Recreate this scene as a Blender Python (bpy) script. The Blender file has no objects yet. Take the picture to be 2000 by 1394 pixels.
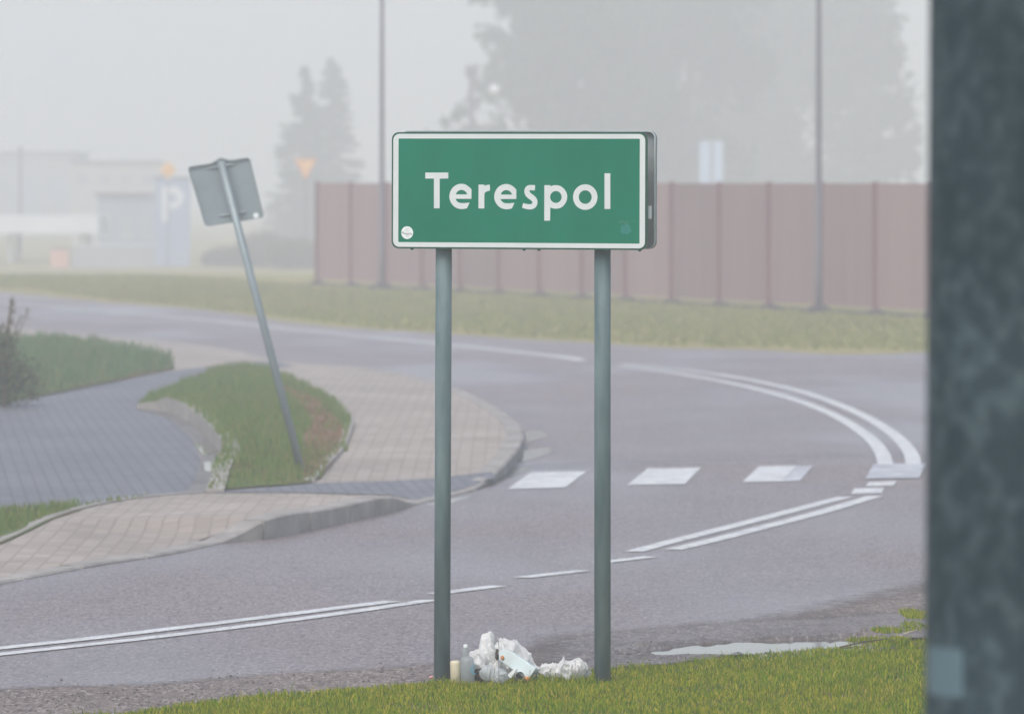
import bpy, bmesh, math, random
import numpy as np
from mathutils import Vector, Matrix, noise, Euler
from mathutils.geometry import tessellate_polygon

R = math.radians
SC = bpy.context.scene
COL = SC.collection

# ------------------------------------------------------------------ camera
CH = 2.35            # camera height
F = 200.0 / 36.0 * 2000.0   # focal length in photo pixels (2000 wide)
HOR = 355.0          # horizon row
cam_d = bpy.data.cameras.new('camera')
cam = bpy.data.objects.new('camera', cam_d)
COL.objects.link(cam)
cam.location = (0, 0, CH)
cam.rotation_euler = (R(90), 0, 0)
cam_d.lens = 200
cam_d.sensor_width = 36
cam_d.shift_y = -(697.0 - HOR) / 2000.0
cam_d.clip_start = 0.5
cam_d.clip_end = 3000
cam_d.dof.use_dof = True
cam_d.dof.focus_distance = 26.55
cam_d.dof.aperture_fstop = 5.0
SC.camera = cam

# ------------------------------------------------------------------ world, sun, exposure
SUN_EL, SUN_AZ = 52.0, 205.0      # azimuth measured from +Y (view direction) towards +X
w = bpy.data.worlds.new('World')
SC.world = w
w.use_nodes = True
nt = w.node_tree
bg = nt.nodes['Background']
sky = nt.nodes.new('ShaderNodeTexSky')
sky.sky_type = 'NISHITA'
sky.sun_disc = False
sky.sun_elevation = R(SUN_EL)
sky.sun_rotation = R(SUN_AZ)
sky.air_density = 1.0
sky.dust_density = 2.6
sky.ozone_density = 0.9
nt.links.new(sky.outputs[0], bg.inputs[0])
bg.inputs[1].default_value = 0.15
sl = bpy.data.lights.new('sun', 'SUN')
sl.energy = 1.5
sl.angle = R(40)
sl.color = (1.0, 0.96, 0.915)
sun = bpy.data.objects.new('sun', sl)
COL.objects.link(sun)
sd = Vector((math.sin(R(SUN_AZ)) * math.cos(R(SUN_EL)), math.cos(R(SUN_AZ)) * math.cos(R(SUN_EL)), math.sin(R(SUN_EL))))
sun.rotation_euler = sd.to_track_quat('Z', 'Y').to_euler()
sun.location = (0, 0, 50)
SC.view_settings.view_transform = 'Standard'
SC.view_settings.look = 'None'
SC.view_settings.gamma = 1
SC.view_settings.exposure = 0.45
SC.cycles.volume_bounces = 2
SC.cycles.use_denoising = True
FOG_DENSITY = 0.0044
FOG_G = 0.0
FOG_COL = (.985, .992, 1.0)

# ------------------------------------------------------------------ materials
def lin(r, g, b):
    f = lambda c: (c / 255 / 12.92) if c / 255 <= 0.04045 else ((c / 255 + 0.055) / 1.055) ** 2.4
    return (f(r), f(g), f(b), 1)

def c4(c):
    return (c[0], c[1], c[2], 1)

def mat(name, ca, cb=None, scale=5.0, rough=0.6, stretch=(1, 1, 1), metallic=0.0, bump=0.0, bscale=60.0,
        cc=None, scale2=0.7, amt2=0.5, spec=0.5, contrast=(0.35, 0.65), detail=6, rrange=None, island=None):
    """two tones mixed by noise, a third by a larger noise, and a bump"""
    m = bpy.data.materials.new(name)
    m.use_nodes = True
    n = m.node_tree.nodes
    l = m.node_tree.links
    p = n['Principled BSDF']
    p.inputs['Roughness'].default_value = rough
    p.inputs['Metallic'].default_value = metallic
    p.inputs['Specular IOR Level'].default_value = spec
    tc = n.new('ShaderNodeTexCoord')
    mp = n.new('ShaderNodeMapping')
    mp.inputs['Scale'].default_value = stretch
    l.new(tc.outputs['Object'], mp.inputs[0])
    if cb is None:
        cb = tuple(x * 0.8 for x in ca[:3])
    nz = n.new('ShaderNodeTexNoise')
    nz.inputs['Scale'].default_value = scale
    nz.inputs['Detail'].default_value = detail
    l.new(mp.outputs[0], nz.inputs['Vector'])
    rp = n.new('ShaderNodeValToRGB')
    rp.color_ramp.elements[0].position = contrast[0]
    rp.color_ramp.elements[1].position = contrast[1]
    rp.color_ramp.elements[0].color = c4(ca)
    rp.color_ramp.elements[1].color = c4(cb)
    l.new(nz.outputs[0], rp.inputs[0])
    out = rp.outputs[0]
    if cc is not None:
        nz2 = n.new('ShaderNodeTexNoise')
        nz2.inputs['Scale'].default_value = scale2
        nz2.inputs['Detail'].default_value = 4
        l.new(mp.outputs[0], nz2.inputs['Vector'])
        r2 = n.new('ShaderNodeMapRange')
        r2.inputs[1].default_value = 0.4
        r2.inputs[2].default_value = 0.65
        r2.inputs[4].default_value = amt2
        l.new(nz2.outputs[0], r2.inputs[0])
        mx = n.new('ShaderNodeMix')
        mx.data_type = 'RGBA'
        l.new(r2.outputs[0], mx.inputs[0])
        l.new(out, mx.inputs[6])
        mx.inputs[7].default_value = c4(cc)
        out = mx.outputs[2]
    if island is not None:
        ge = n.new('ShaderNodeNewGeometry')
        ri = n.new('ShaderNodeValToRGB')
        els = ri.color_ramp.elements
        for i, (pos, c) in enumerate(island):
            e = els[i] if i < 2 else els.new(pos)
            e.position = pos
            e.color = c4(c)
        l.new(ge.outputs['Random Per Island'], ri.inputs[0])
        mx = n.new('ShaderNodeMix')
        mx.data_type = 'RGBA'
        mx.inputs[0].default_value = 0.75
        l.new(out, mx.inputs[6])
        l.new(ri.outputs[0], mx.inputs[7])
        out = mx.outputs[2]
    l.new(out, p.inputs['Base Color'])
    if rrange:
        nz3 = n.new('ShaderNodeTexNoise')
        nz3.inputs['Scale'].default_value = rrange[2]
        l.new(mp.outputs[0], nz3.inputs['Vector'])
        r3 = n.new('ShaderNodeMapRange')
        r3.inputs[1].default_value = 0.35
        r3.inputs[2].default_value = 0.65
        r3.inputs[3].default_value = rrange[0]
        r3.inputs[4].default_value = rrange[1]
        l.new(nz3.outputs[0], r3.inputs[0])
        l.new(r3.outputs[0], p.inputs['Roughness'])
    if bump > 0:
        nb = n.new('ShaderNodeTexNoise')
        nb.inputs['Scale'].default_value = bscale
        nb.inputs['Detail'].default_value = 5
        l.new(tc.outputs['Object'], nb.inputs['Vector'])
        bp = n.new('ShaderNodeBump')
        bp.inputs['Strength'].default_value = bump
        bp.inputs['Distance'].default_value = 0.02
        l.new(nb.outputs[0], bp.inputs['Height'])
        l.new(bp.outputs[0], p.inputs['Normal'])
    return m

def paver_mat(name, ca, cb, joint, bw=0.2, bh=0.1, rot=0.0, mortar=0.006, cc=None, rough=0.7):
    m = mat(name, ca, cb, scale=1.6, cc=cc, scale2=0.5, amt2=0.55, rough=rough, bump=0.25, bscale=90)
    n = m.node_tree.nodes
    l = m.node_tree.links
    p = n['Principled BSDF']
    src = p.inputs['Base Color'].links[0].from_socket
    tc = n.new('ShaderNodeTexCoord')
    mp = n.new('ShaderNodeMapping')
    mp.inputs['Rotation'].default_value = (0, 0, rot)
    l.new(tc.outputs['Object'], mp.inputs[0])
    b = n.new('ShaderNodeTexBrick')
    b.inputs['Scale'].default_value = 1.0
    b.inputs['Brick Width'].default_value = bw
    b.inputs['Row Height'].default_value = bh
    b.inputs['Mortar Size'].default_value = mortar
    b.inputs['Mortar Smooth'].default_value = 0.3
    b.inputs['Color1'].default_value = (1, 1, 1, 1)
    b.inputs['Color2'].default_value = (0.8, 0.79, 0.78, 1)
    b.inputs['Mortar'].default_value = c4(joint)
    l.new(mp.outputs[0], b.inputs['Vector'])
    mx = n.new('ShaderNodeMix')
    mx.data_type = 'RGBA'
    mx.blend_type = 'MULTIPLY'
    mx.inputs[0].default_value = 1
    l.new(src, mx.inputs[6])
    l.new(b.outputs['Color'], mx.inputs[7])
    l.new(mx.outputs[2], p.inputs['Base Color'])
    return m

M = {}
M['asphalt'] = mat('asphalt', (.190, .150, .143), (.228, .182, .173), scale=1.1, cc=(.27, .226, .218), scale2=.35,
                   amt2=.65, rough=.5, spec=.38, stretch=(1.0, .35, 1), bump=.18, bscale=120, rrange=(.30, .62, .35))
def speckle(m, scale, col, thr=0.62, amt=0.6, stretch=(1, 1, 1)):
    n = m.node_tree.nodes
    l = m.node_tree.links
    p = n['Principled BSDF']
    src = p.inputs['Base Color'].links[0].from_socket
    tc = n.new('ShaderNodeTexCoord')
    nz = n.new('ShaderNodeTexNoise')
    nz.inputs['Scale'].default_value = scale
    nz.inputs['Detail'].default_value = 2
    mp = n.new('ShaderNodeMapping')
    mp.inputs['Scale'].default_value = stretch
    l.new(tc.outputs['Object'], mp.inputs[0])
    l.new(mp.outputs[0], nz.inputs['Vector'])
    r = n.new('ShaderNodeMapRange')
    r.inputs[1].default_value = thr
    r.inputs[2].default_value = thr + .06
    r.inputs[4].default_value = amt
    l.new(nz.outputs[0], r.inputs[0])
    mx = n.new('ShaderNodeMix')
    mx.data_type = 'RGBA'
    l.new(r.outputs[0], mx.inputs[0])
    l.new(src, mx.inputs[6])
    mx.inputs[7].default_value = c4(col)
    l.new(mx.outputs[2], p.inputs['Base Color'])
speckle(M['asphalt'], 42, (.08, .065, .065), .54, .6, (1, .22, 1))
speckle(M['asphalt'], 55, (.42, .38, .37), .57, .6, (1, .25, 1))
speckle(M['asphalt'], 16, (.085, .07, .07), .53, .32)
speckle(M['asphalt'], 34, (.34, .31, .30), .56, .35)
speckle(M['asphalt'], 5, (.11, .095, .095), .60, .35)
M['paint'] = mat('road_paint', (.74, .75, .72), (.58, .585, .56), scale=14, rough=.6, bump=.2, cc=(.40, .39, .38), scale2=4.0, amt2=.5)
speckle(M['paint'], 26, (.24, .22, .22), .60, .7)
M['paint_worn'] = mat('road_paint_worn', (.62, .63, .64), (.40, .40, .42), scale=5, rough=.55, bump=.2, cc=(.25, .25, .26), scale2=2.0, amt2=.6)
M['seam'] = mat('road_seam', (.20, .19, .21), (.16, .15, .165), scale=3, rough=.4)
M['concrete'] = mat('kerb_concrete', (.40, .375, .34), (.27, .25, .225), scale=5, rough=.85, bump=.3, cc=(.22, .205, .185), scale2=1.5, amt2=.45)
M['pavers'] = paver_mat('pale_pavers', (.46, .40, .34), (.40, .345, .285), (.72, .70, .68), .2, .11, R(90), .010, cc=(.30, .255, .215))
M['pavers_blue'] = paver_mat('grey_pavers', (.185, .188, .202), (.158, .16, .174), (.62, .62, .62), .2, .10, R(84), .012, cc=(.22, .22, .23), rough=.6)
M['mud'] = mat('mud', (.20, .165, .145), (.13, .105, .09), scale=2.5, rough=.55, bump=.6, bscale=25, cc=(.24, .205, .185), scale2=1.0, amt2=.6)
M['shoulder'] = mat('dirt', (.195, .150, .128), (.150, .115, .098), scale=3.5, rough=.75, bump=.6, bscale=60, cc=(.24, .195, .17), scale2=.8, amt2=.6, stretch=(.8, 1, 1))
speckle(M['shoulder'], 42, (.06, .045, .04), .54, .7, (1, .22, 1))
speckle(M['shoulder'], 55, (.42, .37, .33), .56, .6, (1, .25, 1))
speckle(M['shoulder'], 22, (.085, .065, .055), .55, .55)
speckle(M['shoulder'], 40, (.34, .30, .27), .57, .4)
speckle(M['shoulder'], 4, (.13, .105, .09), .56, .5)
speckle(M['mud'], 42, (.06, .045, .04), .54, .55, (1, .22, 1))
speckle(M['mud'], 55, (.40, .35, .31), .57, .5, (1, .25, 1))
speckle(M['mud'], 22, (.07, .055, .045), .55, .6)
M['gutter'] = mat('gutter_mud', (.17, .145, .125), (.10, .085, .075), scale=3, rough=.5, bump=.4, bscale=30, cc=(.26, .24, .22), scale2=1.3)
M['turf'] = mat('turf', (.085, .105, .028), (.13, .12, .045), scale=2.2, rough=.95, spec=.1, bump=.8, bscale=25, cc=(.15, .12, .055), scale2=.35, amt2=.6)
M['turf_island'] = mat('turf_island', (.10, .15, .045), (.15, .16, .055), scale=1.6, rough=.95, spec=.1, bump=.8, bscale=25, cc=(.17, .105, .06), scale2=.55, amt2=.7)
M['verge'] = mat('verge', (.26, .26, .085), (.31, .28, .11), scale=.5, rough=.95, spec=.1, bump=.5, bscale=8, cc=(.34, .26, .12), scale2=.12, amt2=.7)
def blades_mat(name, cols, ca, cb, cc, s1=3, s2=.8):
    m = mat(name, ca, cb, scale=s1, cc=cc, scale2=s2, amt2=.7, rough=.7, spec=.06, island=cols)
    n = m.node_tree.nodes
    l = m.node_tree.links
    p = n['Principled BSDF']
    src = p.inputs['Base Color'].links[0].from_socket
    tr = n.new('ShaderNodeBsdfTranslucent')
    l.new(src, tr.inputs[0])
    mx = n.new('ShaderNodeMixShader')
    mx.inputs[0].default_value = .35
    l.new(p.outputs[0], mx.inputs[1])
    l.new(tr.outputs[0], mx.inputs[2])
    l.new(mx.outputs[0], n['Material Output'].inputs[0])
    return m
M['blades'] = blades_mat('grass_blades', [(0, (.05, .14, .004)), (.4, (.17, .29, .006)), (.75, (.40, .40, .012)), (1.0, (.68, .50, .10))],
                         (.10, .22, .005), (.27, .34, .008), (.40, .30, .02), 2.5, 1.1)
M['blades_far'] = blades_mat('verge_blades', [(0, (.10, .21, .05)), (.5, (.16, .25, .06)), (1.0, (.27, .26, .09))],
                             (.10, .20, .05), (.17, .23, .06), (.25, .20, .09), 1.5, .5)
M['blades_dry'] = blades_mat('dry_blades', [(0, (.22, .13, .075)), (.6, (.32, .20, .12)), (1.0, (.20, .22, .07))], (.24, .14, .085), (.31, .20, .12), (.18, .18, .06), 2, .6)
M['drysoil'] = mat('dry_soil', (.20, .125, .08), (.27, .18, .12), scale=4, rough=.95, spec=.1, bump=.6, bscale=30)
M['blades_tall'] = blades_mat('tall_grass_blades', [(0, (.09, .20, .08)), (.6, (.15, .26, .10)), (1.0, (.27, .24, .13))],
                              (.09, .20, .08), (.15, .22, .08), (.22, .18, .10), 1.0, .35)
M['galv'] = mat('galvanised_post', (.080, .135, .143), (.20, .27, .278), scale=16, rough=.6, spec=.3, metallic=0, stretch=(1, 1, .18), cc=(.06, .10, .105), scale2=5, amt2=.5, contrast=(.3, .72), bump=.08, bscale=40)
M['galv_pole'] = mat('galvanised_pole', (.028, .052, .068), (.080, .118, .138), scale=32, rough=.6, spec=.2, stretch=(1, 1, .7), cc=(.006, .020, .030), scale2=3, amt2=.6, contrast=(.46, .66), detail=3)
M['galv_panel'] = mat('galvanised_panel', (.24, .295, .305), (.28, .335, .345), scale=3, rough=.5, metallic=.3, cc=(.19, .235, .245), scale2=6)
M['galv_back'] = mat('grey_sheet', (.25, .285, .295), (.29, .325, .335), scale=4, rough=.55, metallic=.1)
M['clip'] = mat('pale_clip', (.45, .52, .53), (.40, .46, .47), rough=.5)
M['green'] = mat('sign_green', (0.0, .156, .090), (0.0, .184, .107), scale=5, rough=.6, spec=.02, stretch=(1, 1, .3), contrast=(.3, .7))
M['green_edge'] = mat('sign_green_edge', (0.0, .09, .05), (0.0, .07, .04), scale=8, rough=.5, spec=.3)
M['signwhite'] = mat('sign_white', (.66, .70, .69), (.62, .66, .65), scale=6, rough=.5)
M['sticker'] = mat('sticker_white', (.82, .86, .84), (.78, .82, .80), scale=30, rough=.4)
M['ink'] = mat('ink', (.05, .055, .06), (.03, .03, .04), rough=.5)
M['ink_pale'] = mat('pale_ink', (.50, .58, .54), (.42, .50, .47), scale=60, rough=.5)
M['teal'] = mat('teal_residue', (.0, .20, .16), (.0, .165, .135), scale=40, rough=.6)
M['scuff'] = mat('scuff', (.16, .28, .18), (.08, .14, .10), scale=90, rough=.7)
M['fence'] = mat('fence_slat', (.27, .17, .16), (.23, .145, .135), scale=3, rough=.7, stretch=(3, 3, .15), cc=(.29, .195, .175), scale2=.8)
M['fence_post'] = mat('fence_post', (.20, .07, .07), (.16, .06, .065), scale=2, rough=.65)
M['footing'] = mat('footing_and_shade', (.030, .026, .030), (.045, .04, .042), scale=5, rough=.9, bump=.4)  # footings, and the painted shade strip along the fence base
M['lamp_metal'] = mat('lamp_metal', (.13, .12, .15), (.16, .15, .175), scale=3, rough=.6)
M['yellow'] = mat('priority_yellow', (.80, .42, .06), (.76, .39, .05), rough=.5)
M['orange'] = mat('yield_yellow', (.85, .44, .10), (.80, .41, .09), rough=.5)
M['red'] = mat('sign_red', (.65, .12, .05), (.6, .1, .04), rough=.5)
M['white'] = mat('white_panel', (.75, .77, .78), (.68, .70, .72), scale=1, rough=.5)
M['blue'] = mat('blue_panel', (.34, .40, .53), (.31, .37, .50), scale=1, rough=.5)
M['paleblue'] = mat('pale_blue_panel', (.50, .60, .75), (.44, .54, .70), scale=1, rough=.5)
M['greywall'] = mat('grey_wall', (.36, .38, .39), (.32, .34, .35), scale=.6, rough=.85)
M['bluewall'] = mat('blue_grey_wall', (.32, .36, .42), (.28, .32, .39), scale=.6, rough=.7)
M['creamwall'] = mat('cream_wall', (.46, .46, .42), (.43, .43, .40), scale=.6, rough=.8)
M['orangebox'] = mat('orange_box', (.70, .38, .28), (.62, .34, .25), rough=.6)
M['glass'] = mat('window_glass', (.05, .06, .07), (.07, .08, .09), rough=.1)
M['bark'] = mat('bark', (.09, .08, .065), (.06, .05, .04), scale=6, rough=.95, bump=.5)
def leafmat(name, a, b, c):
    return blades_mat(name, [(0, a), (.5, b), (1, c)], a, b, c, .5, .3)
M['leaf'] = leafmat('birch_leaves', (.05, .08, .03), (.08, .11, .04), (.12, .14, .06))
M['leaf2'] = leafmat('poplar_leaves', (.045, .075, .035), (.065, .095, .045), (.10, .12, .06))
M['needles'] = leafmat('spruce_needles', (.022, .05, .03), (.035, .07, .04), (.055, .09, .05))
M['bushleaf'] = leafmat('bush_leaves', (.06, .11, .045), (.11, .15, .07), (.20, .17, .10))
M['dryleaf'] = leafmat('dry_leaves', (.13, .11, .06), (.19, .15, .09), (.26, .22, .13))
M['cream'] = mat('cream_plastic', (.66, .60, .42), (.58, .52, .36), scale=20, rough=.5, cc=(.35, .27, .16), scale2=12, amt2=.4)
M['bluish_card'] = mat('pale_carton', (.60, .70, .70), (.54, .64, .66), scale=9, rough=.55, cc=(.42, .40, .33), scale2=14, amt2=.35)
M['blueprint'] = mat('blue_print', (.10, .42, .55), (.08, .35, .5), rough=.5)
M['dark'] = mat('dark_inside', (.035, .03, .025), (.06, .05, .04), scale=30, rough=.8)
M['tin'] = mat('tin', (.40, .38, .36), (.28, .26, .24), scale=25, rough=.35, metallic=.7)
M['greenlid'] = mat('olive_lid', (.22, .24, .12), (.16, .18, .09), rough=.5)
M['peel'] = mat('orange_peel', (.60, .25, .07), (.5, .2, .05), scale=40, rough=.6)
M['pink'] = mat('pink_scrap', (.70, .22, .25), (.75, .5, .5), scale=60, rough=.6)
M['reed'] = mat('reed', (.58, .47, .33), (.48, .38, .26), scale=20, rough=.7)
M['twig'] = mat('twig', (.12, .07, .05), (.08, .05, .035), scale=20, rough=.8)
M['stone'] = mat('stone', (.10, .085, .08), (.17, .15, .14), scale=9, rough=.8)
M['label'] = mat('pale_label', (.10, .165, .20), (.09, .15, .185), scale=20, rough=.5)

def plastic(name, col, transl=.35, rough=.35, alpha=1.0):
    m = mat(name, col, tuple(c * .9 for c in col), scale=14, rough=rough, bump=.25, bscale=60)
    n = m.node_tree.nodes
    l = m.node_tree.links
    p = n['Principled BSDF']
    p.inputs['Alpha'].default_value = alpha
    tr = n.new('ShaderNodeBsdfTranslucent')
    tr.inputs[0].default_value = c4(col)
    mx = n.new('ShaderNodeMixShader')
    mx.inputs[0].default_value = transl
    l.new(p.outputs[0], mx.inputs[1])
    l.new(tr.outputs[0], mx.inputs[2])
    if alpha < 1:
        tp = n.new('ShaderNodeBsdfTransparent')
        m2 = n.new('ShaderNodeMixShader')
        m2.inputs[0].default_value = alpha
        l.new(tp.outputs[0], m2.inputs[1])
        l.new(mx.outputs[0], m2.inputs[2])
        l.new(m2.outputs[0], n['Material Output'].inputs[0])
        p.inputs['Alpha'].default_value = 1
    else:
        l.new(mx.outputs[0], n['Material Output'].inputs[0])
    return m
M['bag'] = plastic('white_film', (.88, .88, .86), .4, .3)
M['bag_clear'] = plastic('clear_film', (.72, .76, .76), .4, .25, .72)
M['clearplastic'] = plastic('clear_plastic', (.50, .54, .54), .4, .2, .62)

mw = bpy.data.materials.new('puddle_water')
mw.use_nodes = True
p = mw.node_tree.nodes['Principled BSDF']
p.inputs['Base Color'].default_value = (.10, .095, .085, 1)
p.inputs['Roughness'].default_value = .04
p.inputs['IOR'].default_value = 1.33
p.inputs['Specular IOR Level'].default_value = .9
nzw = mw.node_tree.nodes.new('ShaderNodeTexNoise')
nzw.inputs['Scale'].default_value = 6
bpw = mw.node_tree.nodes.new('ShaderNodeBump')
bpw.inputs['Strength'].default_value = .04
mw.node_tree.links.new(nzw.outputs[0], bpw.inputs['Height'])
mw.node_tree.links.new(bpw.outputs[0], p.inputs['Normal'])
M['water'] = mw

# ------------------------------------------------------------------ helpers
def G(px, py, z=0.0):
    """point of the ground plane (height z) seen at this photo pixel"""
    d = F * (CH - z) / (py - HOR)
    return Vector(((px - 1000.0) / F * d, d, z))

def at(px, py, d):
    """point at distance d seen at this photo pixel"""
    return Vector(((px - 1000.0) / F * d, d, CH - (py - HOR) / F * d))

def setp(o, label=None, cat=None, group=None, kind=None):
    if label: o['label'] = label
    if cat: o['category'] = cat
    if group: o['group'] = group
    if kind: o['kind'] = kind
    return o

def thing(name, label, cat, loc, group=None):
    o = bpy.data.objects.new(name, None)
    o.empty_display_size = .2
    COL.objects.link(o)
    o.location = loc
    return setp(o, label, cat, group)

def origin_of(o):
    v = Vector((0, 0, 0))
    while o is not None:
        v += o.location
        o = o.parent
    return v

class MB:
    def __init__(self):
        self.v = []
        self.f = []
    def add(self, vs, fs):
        k = len(self.v)
        self.v += [tuple(p) for p in vs]
        self.f += [tuple(i + k for i in f) for f in fs]
        return self
    def box(self, c, s, rotz=0.0, mtx=None):
        hx, hy, hz = s[0] / 2, s[1] / 2, s[2] / 2
        vs = [Vector((x, y, z)) for x in (-hx, hx) for y in (-hy, hy) for z in (-hz, hz)]
        m = mtx if mtx is not None else Matrix.Rotation(rotz, 3, 'Z')
        vs = [m @ q + Vector(c) for q in vs]
        return self.add(vs, [(0, 1, 3, 2), (4, 6, 7, 5), (0, 4, 5, 1), (2, 3, 7, 6), (0, 2, 6, 4), (1, 5, 7, 3)])
    def tube(self, pts, rad, n=12, caps=True):
        pts = [Vector(q) for q in pts]
        rings = []
        for i, q in enumerate(pts):
            t = (pts[min(i + 1, len(pts) - 1)] - pts[max(i - 1, 0)]).normalized()
            a = t.cross(Vector((0, 1, 0)))
            if a.length < .1: a = t.cross(Vector((1, 0, 0)))
            a.normalize()
            b = t.cross(a)
            r = rad[i] if isinstance(rad, (list, tuple)) else rad
            rings.append([q + a * math.cos(2 * math.pi * k / n) * r + b * math.sin(2 * math.pi * k / n) * r for k in range(n)])
        vs = [x for rg in rings for x in rg]
        fs = []
        for i in range(len(pts) - 1):
            for k in range(n):
                fs.append((i * n + k, i * n + (k + 1) % n, (i + 1) * n + (k + 1) % n, (i + 1) * n + k))
        if caps:
            fs.append(tuple(range(n - 1, -1, -1)))
            fs.append(tuple((len(pts) - 1) * n + k for k in range(n)))
        return self.add(vs, fs)
    def prism(self, outline, fn, d0, d1):
        """outline in 2D lifted by fn(u, v, depth) at two depths"""
        n = len(outline)
        vs = [fn(u, v, d0) for u, v in outline] + [fn(u, v, d1) for u, v in outline]
        fs = [tuple(range(n)), tuple(range(2 * n - 1, n - 1, -1))]
        for i in range(n):
            j = (i + 1) % n
            fs.append((i, n + i, n + j, j))
        return self.add(vs, fs)
    def build(self, name, m, parent=None, smooth=False, origin=None):
        if parent is not None:
            o0 = origin_of(parent)
        elif origin is not None:
            o0 = Vector(origin)
        else:
            o0 = Vector((0, 0, 0))
        me = bpy.data.meshes.new(name)
        me.from_pydata([(a - o0.x, b - o0.y, c - o0.z) for a, b, c in self.v], [], self.f)
        bm = bmesh.new()
        bm.from_mesh(me)
        bmesh.ops.recalc_face_normals(bm, faces=bm.faces)
        bm.to_mesh(me)
        bm.free()
        if smooth:
            me.polygons.foreach_set('use_smooth', [True] * len(me.polygons))
        me.materials.append(m)
        o = bpy.data.objects.new(name, me)
        COL.objects.link(o)
        if parent is not None:
            o.parent = parent
        else:
            o.location = o0
        return o

def catmull(P, step=0.25):
    P = [Vector(q) for q in P]
    out = []
    for i in range(len(P) - 1):
        p0 = P[max(i - 1, 0)]; p1 = P[i]; p2 = P[i + 1]; p3 = P[min(i + 2, len(P) - 1)]
        L = (p2 - p1).length
        # centripetal-ish: limit the tangents to the segment's own length
        t1 = (p2 - p0); t2 = (p3 - p1)
        t1 = t1.normalized() * L if t1.length > 1e-6 else t1
        t2 = t2.normalized() * L if t2.length > 1e-6 else t2
        n = max(1, int(L / step))
        for k in range(n):
            t = k / n
            h00 = 2 * t**3 - 3 * t**2 + 1; h10 = t**3 - 2 * t**2 + t
            h01 = -2 * t**3 + 3 * t**2; h11 = t**3 - t**2
            out.append(p1 * h00 + t1 * h10 + p2 * h01 + t2 * h11)
    out.append(P[-1])
    return out

def drape(name, poly, zf, m, step=.4, kind='structure'):
    """polygon (xy) cut into a grid and laid on the height function zf"""
    bm = bmesh.new()
    vs = [bm.verts.new((q[0], q[1], 0)) for q in poly]
    for tri in tessellate_polygon([[Vector((q[0], q[1], 0)) for q in poly]]):
        try:
            bm.faces.new([vs[i] for i in tri])
        except ValueError:
            pass
    xs = [q[0] for q in poly]; ys = [q[1] for q in poly]
    def cuts(lo, hi, s):
        k = math.floor(lo / s) + 1
        while k * s < hi:
            yield k * s
            k += 1
    sy = step * 2.5
    for x in cuts(min(xs), max(xs), step):
        bmesh.ops.bisect_plane(bm, geom=bm.verts[:] + bm.edges[:] + bm.faces[:], plane_co=(x, 0, 0), plane_no=(1, 0, 0))
    for y in cuts(min(ys), max(ys), sy):
        bmesh.ops.bisect_plane(bm, geom=bm.verts[:] + bm.edges[:] + bm.faces[:], plane_co=(0, y, 0), plane_no=(0, 1, 0))
    for v in bm.verts:
        v.co.z = zf(v.co.x, v.co.y)
    bmesh.ops.recalc_face_normals(bm, faces=bm.faces)
    if sum(f.normal.z for f in bm.faces) < 0:
        bmesh.ops.reverse_faces(bm, faces=bm.faces)
    me = bpy.data.meshes.new(name)
    bm.to_mesh(me)
    bm.free()
    me.materials.append(m)
    me.polygons.foreach_set('use_smooth', [True] * len(me.polygons))
    o = bpy.data.objects.new(name, me)
    COL.objects.link(o)
    if kind: o['kind'] = kind
    return o

def in_poly(x, y, P):
    """vectorised point in polygon"""
    c = np.zeros(len(x), bool)
    n = len(P)
    for i in range(n):
        x1, y1 = P[i][0], P[i][1]
        x2, y2 = P[(i + 1) % n][0], P[(i + 1) % n][1]
        if y1 == y2: continue
        t = ((y1 > y) != (y2 > y)) & (x < (x2 - x1) * (y - y1) / (y2 - y1) + x1)
        c ^= t
    return c

def seg_dist(x, y, line):
    """distance from points to a polyline"""
    d = np.full(len(x), 1e9)
    for i in range(len(line) - 1):
        ax, ay = line[i][0], line[i][1]
        bx, by = line[i + 1][0], line[i + 1][1]
        L = (bx - ax) ** 2 + (by - ay) ** 2
        if L < 1e-12: continue
        t = np.clip(((x - ax) * (bx - ax) + (y - ay) * (by - ay)) / L, 0, 1)
        d = np.minimum(d, np.hypot(x - ax - t * (bx - ax), y - ay - t * (by - ay)))
    return d

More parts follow.
